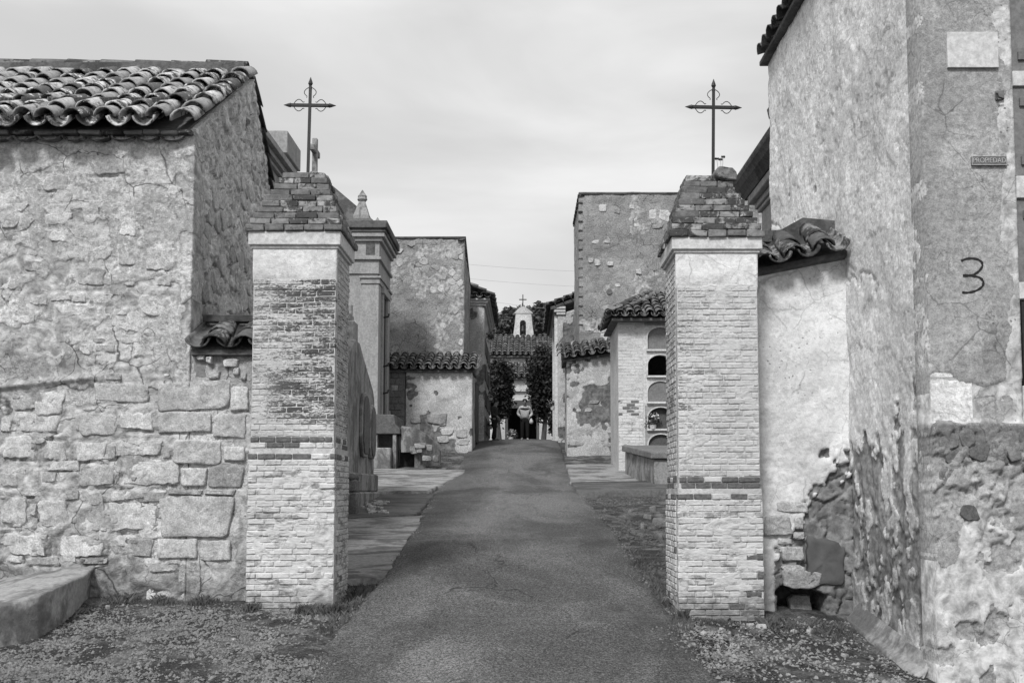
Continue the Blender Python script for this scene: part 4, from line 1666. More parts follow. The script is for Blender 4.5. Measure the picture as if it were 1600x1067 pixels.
# ================================================================== RIGHT BUILDING
rb = thing('niche_building', 'tall flaking whitewashed building with burial niches and a painted number 3', 'building', (5.0, 11.4, float(gz(3.6, 11))))
ZR = P(1195, 100, YR1).z
zfr = float(gz(3.4, 9.5)) - .5


def right_h(u, z):
    y = YN + u
    big = fbm(y * 1.1, z * 1.1, 5, 500)
    mid = fbm(y * 4.6, z * 3.4, 5, 507)
    fi = fbm(y * 13, z * 11, 4, 509)
    f1, f2, cid = worley(y * 4.2 + mid * 1.6, z * 3.6 + mid * 1.2, 81)
    lump = .8
    low = sst(2.75, 2.05, z + (big - .5) * 1.1 + (mid - .5) * .5)
    m = sst(.52, .55, mid * .35 + fbm(y * 5.2, z * 2.2, 5, 513) * .45 + fi * .20 + low * .055 - (1 - low) * .17)
    h = (big - .5) * .05 + ((cid - .5) * .014 - sst(.13, .0, f2 - f1) * .007) * lump + (mid - .5) * (.022 + .03 * low) + (fi - .5) * (.009 + .010 * low) - m * .03
    e = sst(0, .16, u)                       # crisp arris at the street corner
    h = h * (.25 + .75 * e)
    # long crack
    ck = np.exp(-((z - (4.0 + (y - 10.5) * .42 + (mid - .5) * .7)) / .022) ** 2)
    h = h - ck * .03 * sst(9.6, 10.2, y)
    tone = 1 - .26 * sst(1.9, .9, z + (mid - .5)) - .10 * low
    return h, m, tone


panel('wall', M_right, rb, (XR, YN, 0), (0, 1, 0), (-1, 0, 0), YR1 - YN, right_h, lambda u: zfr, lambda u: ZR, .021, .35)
XN0 = P(1587, 300, YN).x                     # niche column begins
ZT3 = P(1500, 660, YN).z                     # top of the rough base course


def three_h(u, z):
    x = XR + u
    big = fbm(x * 1.5, z * 1.5, 5, 600)
    mid = fbm(x * 4.8, z * 4.8, 5, 607)
    fi = fbm(x * 15, z * 15, 4, 609)
    low = sst(ZT3 + .02, ZT3 - .02, z + (mid - .5) * .07)
    h = (big - .5) * .012 + (mid - .5) * .006 + (fi - .5) * .003
    # the render below the number has come away in steps
    b1 = sst(ZT3 + .40, ZT3 + .34, z + (mid - .5) * .24)
    h = h - b1 * (1 - low) * .014 + b1 * (1 - low) * (fi - .5) * .01
    f1, f2, cid = worley(x * 5 + mid * 2, z * 3.4 + mid * 2, 91)
    hl = .040 + (big - .5) * .03 + (mid - .5) * (.018 + .03 * sst(1.0, 1.5, z)) + (fi - .5) * .010 + ((cid - .5) * .04 - sst(.16, 0, f2 - f1) * .02) * sst(1.0, 1.5, z) - .028 * sst(.60, .66, fbm(x * 6, z * 5, 5, 633))
    h = h * (1 - low) + hl * low
    m = b1 * (1 - low) * sst(.40, .52, mid)
    smooth_low = sst(1.5, 1.15, z + (big - .5) * .8)
    m = np.where(low > .5, sst(.38, .50, mid * .5 + fi * .2 + .3 * smooth_low) * (1 - sst(.58, .63, fbm(x * 6, z * 5, 5, 633))), m)
    edge = sst(.10, .0, u)
    m = np.maximum(m, edge * .55 * sst(.45, .6, mid))
    right = sst(XN0 - .16, XN0 - .06, x + (mid - .5) * .22) * (1 - low)
    m = np.maximum(m, right * .9)
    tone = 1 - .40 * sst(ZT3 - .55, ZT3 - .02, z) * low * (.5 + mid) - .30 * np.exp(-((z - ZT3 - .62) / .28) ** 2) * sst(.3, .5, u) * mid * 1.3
    return h, m, tone


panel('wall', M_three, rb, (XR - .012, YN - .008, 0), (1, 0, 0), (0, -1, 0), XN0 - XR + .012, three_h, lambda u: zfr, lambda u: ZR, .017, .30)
rubble(rb, (XR + .03, YN - .040, ZT3 - .85), (1, 0, 0), (0, -1, 0), 1.5, .80, 9, 5, 64, lambda x, z: .40 if z > .30 else .12, (.003, .014), M_darkstone, .010)


def base_h(u, z):
    return three_h(u + XN0 - XR, z)


# niche column: sealed slabs between bands of render
NX1 = XN0 + .78
sl_px = [(-260, -92), (-62, 112), (135, 276), (310, 441), (468, 603)]
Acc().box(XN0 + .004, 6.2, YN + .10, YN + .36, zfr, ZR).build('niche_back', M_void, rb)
prev = None
zs = [(P(1590, b, YN).z, P(1590, a, YN).z) for a, b in sl_px]
zs.sort()
edges_ = [ZT3 - .03]
for (a, b) in zs:
    edges_ += [a, b]
edges_.append(ZR)
for i in range(0, len(edges_) - 1, 2):
    if edges_[i + 1] > edges_[i]:
        Acc().box(XN0 + .002, 6.2, YN - .012, YN + .11, edges_[i], min(edges_[i + 1], ZR)).build('niche_band', M_fillet, rb, .006, jitter=.004)
for col in range(2):
    xa = XN0 + .01 + col * .95
    for i, (a, b) in enumerate(zs):
        if i == 0:
            Acc().box(xa + .03, xa + .74, YN + .05, YN + .08, a + .01, b - .01).build('niche_slab', M_slate_d, rb)
            Acc().box(xa + .0, xa + .035, YN - .015, YN + .06, a + .01, b - .02).build('niche_frame', M_iron, rb)
        else:
            Acc().box(xa, xa + .78, YN + .012, YN + .04, a + .003, b - .003).build('niche_slab', M_slate, rb, .004)
            for zz in (a + .14, b - .14):
                Acc().box(xa + .05, xa + .12, YN - .008, YN + .012, zz - .035, zz + .035).build('slab_bolt', M_plaque, rb)
    Acc().box(xa + .79, xa + .94, YN - .006, YN + .12, ZT3 - .03, ZR).build('niche_pier', M_fillet, rb)
panel('wall', M_three, rb, (XN0 + .002, YN - .008, 0), (1, 0, 0), (0, -1, 0), 2.0, base_h, lambda u: zfr, lambda u: ZT3 - .035, .03, .2)
Acc().box(XR + .36, 6.3, YN + .37, YR1, zfr, ZR + .0).build('wall', M_mortar_d, rb)
# roof edge: slab with tile ends
Acc().box(XR - .10, 6.4, YN - .12, YR1 + .10, ZR + .002, ZR + .07).build('eave_slab', M_deck, rb, .01)
for i in range(20):
    y = YN - .05 + i * .28
    obj('eave_tile', tile_mesh(M_tile_d, i % 4), None, rb, Matrix.Translation((XR - .16, y, ZR + .10)) @ Matrix.Rotation(-math.pi / 2, 4, 'Z') @ Matrix.Rotation(.28, 4, 'X') @ Matrix.Diagonal((1.25, 1, 1.1, 1)))
# mortar skirt at the foot of the corner
sk = Acc()
p0, p1, p2 = ground_px(1345, 985), ground_px(1440, 1060), ground_px(1500, 1110)
sk.prism([(-.02, -.3), (.20, -.3), (.13, -.03), (.05, .05), (-.02, .16)], 0, 1.9, Matrix(((-1, 0, 0, XR + .01), (0, 1, 0, YN + .2), (0, .13, 1, float(gz(XR, 8.9)) + .02), (0, 0, 0, 1))))
sk.build('mortar_skirt', M_bench, rb, .02, jitter=.02)

# things fixed on the front
h3 = lambda x, z: float(three_h(np.array([x - XR]), np.array([z]))[0][0])
mp0, mp1 = P(1477, 53, YN), P(1558, 108, YN)
mpl = Acc().box(mp0.x, mp1.x, YN - .034, YN - .006, mp1.z, mp0.z).build('marble_plaque', M_marble, None, .002)
tag(mpl, 'plain pale marble plaque set high on the wall above the painted number', 'plaque')
qp0, qp1 = P(1516, 246, YN), P(1571, 260, YN)
pq = thing('name_plaque', 'small dark plaque with the word propiedad in raised letters', 'plaque', ((qp0.x + qp1.x) / 2, YN - .02, qp1.z))
Acc().box(qp0.x, qp1.x, YN - .028, YN - .004, qp1.z, qp0.z).build('plate', M_plaque, pq, .002)
fr = Acc()
for (x0, x1, z0, z1) in ((qp0.x, qp1.x, qp0.z - .005, qp0.z), (qp0.x, qp1.x, qp1.z, qp1.z + .005), (qp0.x, qp0.x + .005, qp1.z + .005, qp0.z - .005), (qp1.x - .005, qp1.x, qp1.z + .005, qp0.z - .005)):
    fr.box(x0, x1, YN - .033, YN - .0281, z0, z1)
fr.build('rim', M_plaque_t, pq)
fc = bpy.data.curves.new('letters', 'FONT')
fc.body = 'PROPIEDAD'
fc.align_x, fc.align_y = 'CENTER', 'CENTER'
fc.extrude = .003
fc.size = .068
tmp = bpy.data.objects.new('tmp', fc)
COL.objects.link(tmp)
bpy.context.view_layer.update()
me = bpy.data.meshes.new_from_object(tmp.evaluated_get(bpy.context.evaluated_depsgraph_get()))
bpy.data.objects.remove(tmp)
wtx = max(v.co.x for v in me.vertices) - min(v.co.x for v in me.vertices)
me.materials.clear()
obj('letters', me, M_plaque_t, pq, Matrix.Translation(((qp0.x + qp1.x) / 2, YN - .030, (qp0.z + qp1.z) / 2)) @ Matrix.Rotation(math.pi / 2, 4, 'X') @ Matrix.Diagonal(((qp1.x - qp0.x - .02) / wtx, .92, 1, 1)))
# painted 3, a brushed ribbon lying on the render
st = [(1500, 409), (1507, 405), (1518, 404), (1529, 406), (1535, 412), (1533, 420), (1526, 427), (1517, 431), (1506, 431), (1502, 431), (1512, 431), (1525, 432), (1534, 436), (1537, 443), (1533, 450), (1524, 455), (1512, 458), (1501, 457)]
pts = []
for i in range(len(st) - 1):
    for k in range(6):
        pts.append((st[i][0] + (st[i + 1][0] - st[i][0]) * k / 6, st[i][1] + (st[i + 1][1] - st[i][1]) * k / 6))
pts.append(st[-1])
pts = [tuple(np.mean([pts[max(0, min(len(pts) - 1, i + k))] for k in (-3, -2, -1, 0, 1, 2, 3)], axis=0)) for i in range(len(pts))]
V, Fq = [], []
for i, (u, v) in enumerate(pts):
    a, b = pts[max(0, i - 1)], pts[min(len(pts) - 1, i + 1)]
    tx, tz = b[0] - a[0], -(b[1] - a[1])
    L = math.hypot(tx, tz) or 1
    nx_, nz_ = -tz / L, tx / L
    c = P(u, v, YN)
    wdt = .0095 * (1 + .18 * math.sin(i * .9) + random.uniform(-.1, .1)) * (1.25 if 48 < i < 60 else 1)
    for s in (-1, 1):
        x, z = c.x + nx_ * wdt * s, c.z + nz_ * wdt * s
        V.append((x, YN - .008 - h3(x, z) - .0025 - .0003 * (i % 2), z))
    if i:
        Fq.append((2 * i - 2, 2 * i - 1, 2 * i + 1, 2 * i))
num = obj('painted_number', mesh('painted_number', V, Fq), M_paint)
tag(num, 'black numeral 3 painted by hand on the grey render', 'number')
hk = P(1559, 151, YN)
bk = thing('wall_bracket', 'small rusted iron bracket on the wall between marble and dark plaque', 'bracket', (hk.x, YN - .01, hk.z))
Acc().box(hk.x - .03, hk.x + .045, YN - .03, YN + .01, hk.z - .04, hk.z + .045).build('plate', M_plaque, bk, .006, jitter=.004)
Acc().tube([(hk.x - .02, YN - .02, hk.z + .02), (hk.x - .03, YN - .06, hk.z), (hk.x - .02, YN - .06, hk.z - .03), (hk.x + .03, YN - .045, hk.z - .04)], .007, 6).build('hook', M_iron, bk)


# ================================================================== LEFT SIDE OF THE LANE
SIDE = Matrix(((0, 1, 0, 0), (1, 0, 0, 0), (0, 0, 1, 0), (0, 0, 0, 1)))      # prism pts (y, z), extruded along x


def cornice(acc, x0, x1, y0, y1, prof_):
    """stacked slabs round a block: prof_ = [(overhang, z0, z1)]"""
    for o, z0, z1 in prof_:
        acc.box(x0 - o, x1 + o, y0 - o, y1 + o, z0, z1)


def pz(u, v, d):
    return P(u, v, d).z


# --- mausoleum behind the stone house
zc = 5.55 + CZ
m1 = thing('mausoleum', 'flat-roofed ashlar mausoleum with stepped cornice behind the stone house', 'mausoleum', (-6.0, 16.5, float(gz(-6, 16))))
Acc().box(-8.5, -4.05, 14.75, 17.6, .6, zc - .75).build('wall', M_maus, m1)
a = Acc()
cornice(a, -8.5, -4.05, 14.75, 17.6, [(.04, zc - .75, zc - .68), (.02, zc - .68, zc - .42), (.08, zc - .42, zc - .36), (.14, zc - .36, zc - .28), (.22, zc - .28, zc - .18)])
a.build('cornice', M_maus, m1, .006)
a = Acc()
a.box(-8.45, -4.0, 14.85, 17.5, zc - .18, zc + .02)
a.build('parapet', M_maus, m1, .006)
a = Acc()
a.box(-4.32, -3.92, 16.55, 17.55, zc + .021, zc + .40)
a.box(-4.25, -3.99, 16.65, 17.45, zc + .40, zc + .44)
a.build('parapet_block', M_maus, m1, .01)
for i in range(3):
    Acc().box(-4.045, -4.015, 14.95 + i * .9, 15.60 + i * .9, zc - 2.6, zc - .95).build('wall_panel', M_maus, m1, .008)

# --- classical mausoleum with corner finials and cross
XM, YM0, YM1 = -4.50, 31.2, 33.85
zk = pz(603, 347, 31.2)
m2 = thing('mausoleum', 'ornate classical mausoleum with dark cornice, corner finials and stone cross', 'mausoleum', (-6.3, 32.5, float(gz(-5, 32))))
gm = float(gz(-4, 31)) - .3
Acc().box(-9.0, XM - .06, YM0 + .06, YM1, gm, zk - 1.6).build('wall', M_maus, m2)
for (xa, ya) in ((XM - .52, YM0), (XM - .52, YM1 - .52), (-9.0, YM0)):
    a = Acc()
    a.box(xa, xa + .52, ya, ya + .52, gm, zk - 1.77)
    a.build('pilaster', M_maus, m2, .01)
    a = Acc()
    for k, (o, z0, z1) in enumerate(((.04, -1.93, -1.87), (.025, -1.87, -1.77), (.075, -1.77, -1.70))):
        a.box(xa - o, xa + .52 + o, ya - o, ya + .52 + o, zk + z0 + .002 * k, zk + z1)
    a.build('capital', M_maus, m2, .006)
    a = Acc()
    a.box(xa - .08, xa + .60, ya - .08, ya + .60, gm, gm + 1.2)
    a.build('pilaster_base', M_maus, m2, .02)
a = Acc()
cornice(a, -8.98, XM - .03, YM0 + .03, YM1 - .03, [(.025, zk - 1.62, zk - 1.19), (.10, zk - 1.19, zk - 1.10), (.04, zk - 1.10, zk - .62), (.125, zk - .62, zk - .50), (.21, zk - .50, zk - .37)])
a.build('entablature', M_maus, m2, .01)
for i in range(2):
    Acc().box(XM - .42, XM - .12, YM0 - .012, YM0 + .05, zk - 1.05, zk - .68).build('frieze_panel', M_mausd, m2, .01)
    break
a = Acc()
cornice(a, -8.98, XM - .03, YM0 + .03, YM1 - .03, [(.25, zk - .37, zk - .25), (.31, zk - .25, zk - .02)])
a.build('dark_cornice', M_mausd, m2, .02, jitter=.01)
# hipped stone roof with cross at the apex
ap = P(496, 282, 32.6)
ap.z = pz(500, 278, 32.5)
v = [(-9.0, YM0 + .1, zk), (XM - .1, YM0 + .1, zk), (XM - .1, YM1, zk), (-9.0, YM1, zk), (ap.x - .18, 32.3, ap.z), (ap.x + .18, 32.3, ap.z), (ap.x + .18, 32.8, ap.z), (ap.x - .18, 32.8, ap.z)]
f = [(3, 2, 1, 0), (0, 1, 5, 4), (1, 2, 6, 5), (2, 3, 7, 6), (3, 0, 4, 7), (4, 5, 6, 7)]
rf = Acc().add(v, f).build('roof', M_mausd, m2, .03)
cx_ = P(492, 250, 32.55)
zt_, zb_ = pz(493, 217, 32.55), ap.z
a = Acc()
a.box(cx_.x - .12, cx_.x + .12, 32.40, 32.70, zb_ - .05, zb_ + .19)
a.box(cx_.x - .08, cx_.x + .08, 32.46, 32.64, zb_ + .19, zt_)
a.box(cx_.x - .075, cx_.x + .075, 32.08, 33.02, zt_ - .52, zt_ - .32)
a.build('stone_cross', M_tomb, m2, .018)


def finial(parent, x, y, z, h, mat):
    s_ = h / 1.0
    Acc().box(x - .22 * s_, x + .22 * s_, y - .22 * s_, y + .22 * s_, z, z + .28 * s_).build('finial_base', mat, parent, .01)
    v = []
    for (r, zz) in ((.20, .28), (.08, .68)):
        v += [(x - r * s_, y - r * s_, z + zz * s_), (x + r * s_, y - r * s_, z + zz * s_), (x + r * s_, y + r * s_, z + zz * s_), (x - r * s_, y + r * s_, z + zz * s_)]
    Acc().add(v, [(3, 2, 1, 0), (4, 5, 6, 7), (0, 1, 5, 4), (1, 2, 6, 5), (2, 3, 7, 6), (3, 0, 4, 7)]).build('finial', mat, parent)
    Acc().lathe([(.09 * s_, 0), (.14 * s_, .06 * s_), (.12 * s_, .13 * s_), (.13 * s_, .16 * s_), (.07 * s_, .24 * s_), (.01, .34 * s_)], x, y, z + .68 * s_, 8).build('finial_knob', mat, parent)


finial(m2, P(566, 330, 31.65).x, 31.65, zk - .02, 1.14, M_tomb)
finial(m2, P(590, 330, 33.3).x, 33.3, zk - .02, .72, M_tomb)
# lane-side door surround with lamp brackets
a = Acc()
a.box(XM - .06, XM + .05, 31.9, 32.08, gm, zk - 2.1)
a.box(XM - .06, XM + .05, 33.0, 33.2, gm, zk - 2.1)
a.box(XM - .06, XM + .09, 31.84, 33.26, zk - 2.1, zk - 1.88)
a.build('door_surround', M_maus, m2, .01)
Acc().box(XM - .059, XM - .03, 32.08, 33.0, gm, zk - 2.1).build('door', M_iron, m2)
for zz in (.0, .85, 2.4):
    q = P(612, 590, 32.0)
    Acc().tube([(XM + .04, 31.98, q.z - .5 + zz), (XM + .20, 31.98, q.z - .47 + zz), (XM + .22, 31.98, q.z - .38 + zz)], .03, 6).build('lamp_bracket', M_iron, m2)

# --- tall gabled tomb front with arched panels (faces the lane)
XT = -3.30
ty0, ty1 = 18.4, 23.2
tb = thing('tomb', 'tall dark gabled tomb front with arched panels and a small cross', 'tomb', (XT - .4, 20.6, float(gz(XT, 20.6))))
gt = float(gz(XT, 19)) - .2
zpk = pz(550, 533, 20.1)
z_e = pz(575, 615, 22.3)
z_w = z_e
pts = [(18.0, gt + .9), (18.0, z_e - .1), (18.3, z_e), (19.6, zpk - .1), (19.85, zpk), (20.35, zpk), (20.6, zpk - .12), (22.2, z_e + .06), (22.4, z_e - .15), (22.4, gt + .9)]
Acc().prism(pts, XT - .45, XT, SIDE).build('front_slab', M_tomb, tb, .02)
a = Acc()
a.box(XT - .6, XT + .16, 17.9, 22.6, gt, gt + .55)
a.box(XT - .55, XT + .08, 17.95, 22.5, gt + .55, gt + .92)
a.build('plinth', M_tomb, tb, .03, jitter=.01)
for (y0_, y1_, zh) in ((20.35, 21.25, zpk - .95), (21.45, 22.15, z_e - .28)):
    pa = []
    yc, r = (y0_ + y1_) / 2, (y1_ - y0_) / 2
    zb0 = gt + 1.25
    pa = [(yc - r, zb0 + r * .6)] + [(yc - r * math.cos(math.pi * k / 8), zh - r + r * math.sin(math.pi * k / 8)) for k in range(9)]
    pa += [(yc + r, zb0 + r * .6), (yc + r * .6, zb0), (yc - r * .6, zb0)]
    Acc().prism(pa, XT, XT + .07, SIDE).build('panel_frame', M_tomb, tb, .015)
    pb = [(yc + (y - yc) * .78, zb0 + (zh - zb0) * .5 + (z - zb0 - (zh - zb0) * .5) * .9) for y, z in pa]
    Acc().prism(pb, XT + .071, XT + .095, SIDE).build('panel', M_darkstone, tb, .008)
Acc().box(XT - .34, XT - .04, 19.86, 20.34, zpk - .05, zpk + .38).build('cross_base', M_tomb, tb, .02)
a = Acc()
zt = pz(548, 476, 20.1)
a.box(XT - .24, XT - .12, 20.04, 20.16, zpk + .38, zt)
a.box(XT - .235, XT - .125, 19.86, 20.34, zt - .34, zt - .20)
a.build('cross', M_tomb, tb, .012)

# --- weathered stone bollard and round-headed marker stone by the pillar
q = ground_px(542, 803)
bl = thing('stone_bollard', 'squat weathered stone post close behind the left pillar', 'post', (q.x, q.y, q.z))
a = Acc()
hz_ = pz(542, 742, q.y) - q.z
a.box(q.x - .19, q.x + .19, q.y, q.y + .36, q.z - .1, q.z + hz_ * .55)
a.box(q.x - .165, q.x + .165, q.y + .025, q.y + .335, q.z + hz_ * .55, q.z + hz_ * .88)
a.build('shaft', M_darkstone, bl, .03, jitter=.014)
Acc().lathe([(.17, 0), (.18, .04), (.15, .09), (.07, .12)], q.x, q.y + .18, q.z + hz_ * .875, 10).build('cap', M_darkstone, bl, smooth=True)
q = ground_px(561, 768)
mk_ = Acc()
r = .12
pa = [(q.x - r, q.z - .1)] + [(q.x - r * math.cos(math.pi * k / 8), q.z + .16 + .13 * math.sin(math.pi * k / 8)) for k in range(9)] + [(q.x + r, q.z - .1)]
mk_.prism(pa[::-1], q.y, q.y + .14)
o = mk_.build('marker_stone', M_darkstone, None, .012, jitter=.006)
tag(o, 'low dark round-headed marker stone at the foot of the tall tomb', 'marker stone')

# --- box tomb with back slab and step
q = ground_px(600, 731)
d_ = q.y
xa, xb = P(585, 690, d_).x, P(619, 690, d_).x
bt = thing('tomb', 'blocky stone tomb with a dark open front and a step', 'tomb', ((xa + xb) / 2, d_, q.z))
zt0 = pz(600, 648, d_)
pts = [(xa, q.z - .2), (xb, q.z - .2), (xb, zt0 - .35), (xb - .03, zt0 - .12), (xb - .10, zt0), (xa, zt0 + .02)]
Acc().prism([(xa, zt0 - .55), (xb + .12, zt0 - .55), (xb + .10, zt0 - .40), (xb - .02, zt0 - .28), (xb - .06, zt0 + .0), (xa, zt0 + .02)], d_ - .05, d_ + 2.2).build('lid', M_darkstone, bt, .02)
a = Acc()
a.box(xb - .10, xb - .001, d_, d_ + 2.1, q.z - .2, zt0 - .552)
a.box(xa, xa + .08, d_, d_ + 2.1, q.z - .2, zt0 - .552)
a.build('side_slab', M_tomb, bt, .01)
Acc().box(xa + .081, xb - .101, d_ + .5, d_ + 2.0, q.z - .2, zt0 - .555).build('inner_slab', M_darkstone, bt)
Acc().box(xa - .02, xb - .12, d_ - .30, d_ + .45, q.z - .2, pz(600, 700, d_)).build('step', M_tomb, bt, .02)

# --- low curved wall with a dark opening beside it
cw = thing('low_wall', 'low curved stone wall with a square dark drain opening', 'wall', (P(650, 720, d_).x, d_ + .5, q.z))
n = 22
V, Fq = [], []
x_l, x_r = xb + .13, P(682, 700, d_).x
ox0, ox1 = P(621, 720, d_).x, P(645, 720, d_).x
oz = pz(630, 706, d_)


def top_curve(t):
    return pz(640, 665 + 4 * t + 32 * t ** 3.2, d_)


rows = []
for i in range(n + 1):
    t = i / n
    x = x_l + (x_r - x_l) * t
    y = d_ + .12 + 1.1 * t ** 2.2
    rows.append((x, y, top_curve(t)))
for k, th in enumerate((0, .42)):
    for (x, y, z) in rows:
        for zz in (q.z - .2, oz, z):
            V.append((x, y + th, min(zz, z)))
m_ = (n + 1) * 3
for i in range(n):
    a0, b0 = i * 3, (i + 1) * 3
    xm = (rows[i][0] + rows[i + 1][0]) / 2
    if not (ox0 < xm < ox1):
        Fq += [(a0, b0, b0 + 1, a0 + 1), (m_ + b0, m_ + a0, m_ + a0 + 1, m_ + b0 + 1)]
    else:
        Fq += [(a0 + 1, b0 + 1, m_ + b0 + 1, m_ + a0 + 1)]
    Fq += [(a0 + 1, b0 + 1, b0 + 2, a0 + 2), (m_ + b0 + 1, m_ + a0 + 1, m_ + a0 + 2, m_ + b0 + 2), (a0 + 2, b0 + 2, m_ + b0 + 2, m_ + a0 + 2)]
e = n * 3
Fq += [(e, m_ + e, m_ + e + 1, e + 1), (e + 1, m_ + e + 1, m_ + e + 2, e + 2)]
obj('curved_slab', mesh('curved_slab', V, Fq), M_tomb, cw)
Acc().box(x_l - .1, ox1 + .3, d_ + .60, d_ + .7, q.z - .2, oz + .1).build('drain_back', M_void, cw)
for i in range(9):
    g_ = ground_px(random.uniform(648, 690), random.uniform(712, 728))
    put_stone(cw, (g_.x, d_ + .1 + random.uniform(0, .2), g_.z + random.uniform(.05, .35)), (1, 0, 0), (0, -1, 0), random.uniform(.18, .35), random.uniform(.15, .26), .1, M_tomb, n=10, rough=.12)


# ------------------------------------------------------------------ plain masonry fronts further up
def front_panel(parent, mat, u0, u1, v0, v1, d, seed, res=.05, relief=1.0, maskf=None, thick=.3, top=None, tonef=None, dep=None):
    a, b = P(u0, v1, d), P(u1, v0, d)

    def hf(u, z):
        x = a.x + u
        big = fbm(x * .7, z * .7, 5, seed)
        mid = fbm(x * 2.4, z * 2.4, 5, seed + 7)
        f1, f2, cid = worley(x * 2.2 + mid, z * 2.6 + mid, seed)
        m = maskf(x, z, big, mid) if maskf else sst(.56, .62, mid)
        h = relief * ((big - .5) * .06 + (mid - .5) * .05 + (cid - .5) * .02 - sst(.1, 0, f2 - f1) * .012) - m * .02
        return h, m, tonef(x, z, mid) if tonef else 1.0
    return panel('wall', mat, parent, (a.x, d, 0), (1, 0, 0), (0, -1, 0), b.x - a.x, hf, lambda u: a.z, top or (lambda u: b.z), res, thick)


def lane_panel(parent, mat, x, d0, d1, z0, z1, seed, sg, res=.06, maskf=None, relief=1.0):
    """wall facing the lane; sg = +1 when it faces right (+x)"""
    def hf(u, z):
        y = d0 + u
        big = fbm(y * .7, z * .7, 5, seed)
        mid = fbm(y * 2.4, z * 2.4, 5, seed + 7)
        m = maskf(y, z, big, mid) if maskf else sst(.56, .62, mid)
        return relief * ((big - .5) * .06 + (mid - .5) * .05) - m * .02, m, 1.0
    return panel('wall', mat, parent, (x, d0, 0), (0, 1, 0), (sg, 0, 0), d1 - d0, hf, lambda u: z0, (z1 if callable(z1) else (lambda u: z1)), res, .3)


# --- tall rubble house, left
gl = float(gz(-3, 35)) - .3
lh = thing('rubble_house', 'tall cement-grey rubble house beyond the ornate mausoleum', 'house', (-4.5, 37.5, gl + .3))
D5 = 36.0
z5 = pz(660, 372, D5)
x5 = P(726, 450, D5).x
front_panel(lh, M_farwall, 560, 726, 372, 720, D5, 700, .06, 1.5, maskf=lambda x, z, b, m: sst(.56, .60, m * .6 + b * .4 + .04 * sst(-2.8, -2.2, x) + .04 * sst(7.5, 9.5, z)), top=lambda u: z5 + .04 * math.sin(u * 1.1) + .03 * math.sin(u * 3.7))
lane_panel(lh, M_farwall, x5 - .01, D5 + .02, 40.2, gl, lambda u: z5 - .10 - .27 * u, 720, 1, .08, maskf=lambda y, z, b, m: sst(.44, .52, m), relief=1.6)
Acc().prism([(D5 + .32, gl), (40.2, gl), (40.2, z5 - 1.3), (D5 + .32, z5 - .22)], -9, x5 - .32, SIDE).build('wall', M_mortar_d, lh)
rubble(lh, (x5 - 1.1, D5, gl + 3.5), (1, 0, 0), (0, -1, 0), 1.05, z5 - gl - 3.7, 4, 22, 71, lambda x, z: .42 if x > .55 else .08, (.004, .02), M_rubble, .006)
rubble(lh, (-5.0, D5, z5 - 2.0), (1, 0, 0), (0, -1, 0), 2.2, 1.9, 8, 9, 73, lambda x, z: .09, (.003, .010), M_rubble, .006)
for i in range(9):          # tile edge up the lane side
    y = D5 + .1 + i * .46
    obj('verge_tile', tile_mesh(M_tile_far, i % 4), None, lh, Matrix.Translation((x5 + .02, y, z5 - .10 - .27 * (i * .46))) @ Matrix.Rotation(-math.pi / 2, 4, 'Z') @ Matrix.Rotation(math.pi, 4, 'Z') @ Matrix.Diagonal((2.0, .6, 1.0, 1)))
a = Acc()
a.prism([(D5 - .02, z5 - .03), (D5 - .02, z5 + .05), (40.2, z5 - 1.08), (40.2, z5 - 1.16)][::-1], -9, x5 + .02, SIDE)
a.build('wall_coping', M_deck, lh, .02, jitter=.03)

# --- white lean-to before it
lt = thing('lean_to', 'low white lean-to with peeling foot and a row of barrel tiles', 'lean-to', (-3.2, 34.5, gl + .2))
D4 = 34.0
zl = pz(690, 578, D4)
front_panel(lt, M_farwhite, 633, 738, 576, 725, D4, 740, .05, 1.0, maskf=lambda x, z, b, m: sst(.50, .56, m * .7 + b * .3 + .16 * sst(pz(690, 655, D4), pz(690, 690, D4), z) - .10 * sst(-2.6, -1.9, x) - .07))
xk0, xk1 = P(560, 600, D4).x, P(633, 600, D4).x
Acc().box(xk0, xk1 - .004, D4 + .03, D4 + .3, gl - .2, zl).build('wall', M_brick_d, lt)
for j in range(13):          # bare block courses of the dark end
    for i in range(3):
        w = (xk1 - P(600, 600, D4).x) / 3
        xx = P(600, 600, D4).x + (i + (.5 if j % 2 else 0)) * w
        if xx + w > xk1 + .01:
            continue
        Acc().box(xx + .01, xx + w - .01, D4 + .008, D4 + .06, zl - .05 - (j + 1) * .215, zl - .05 - j * .215 - .02).build('brick', M_rubble if random.random() < .12 else M_brick_d, lt, .012, jitter=.006)
xr4 = P(738, 640, D4).x
lane_panel(lt, M_farwhite, xr4 - .012, D4 + .02, 36.2, gl - .2, zl, 742, 1, .06)
px_stones(lt, [(360, 868, 408, 893), (490, 862, 525, 905), (482, 950, 540, 985), (502, 918, 560, 950), (566, 915, 625, 960), (432, 845, 530, 900, D_), (575, 962, 630, 995)], 520, 360, 2.965, D4 + .01, M_stone, (.02, .05), sq=4, rough=.1)
St = Vector((0, .8, .32)).normalized()
a0 = P(598, 576, D4)
tile_roof(lt, (a0.x, D4 - .22, zl - .02), (1, 0, 0), St, xr4 - a0.x + .25, 1.7, M_tile_d, .30, .36, 1.2, sc=1.15, hi=None)
Acc().prism([(D4 - .1, zl - .02), (D4 + 1.9, zl + .74), (D4 + 1.9, zl - .05), (D4 - .1, zl - .08)], a0.x - .1, xr4 + .05, SIDE).build('roof_deck', M_deck, lt)
for k in range(60):          # moss and dead leaves lying on the tiles: small clumps
    pass
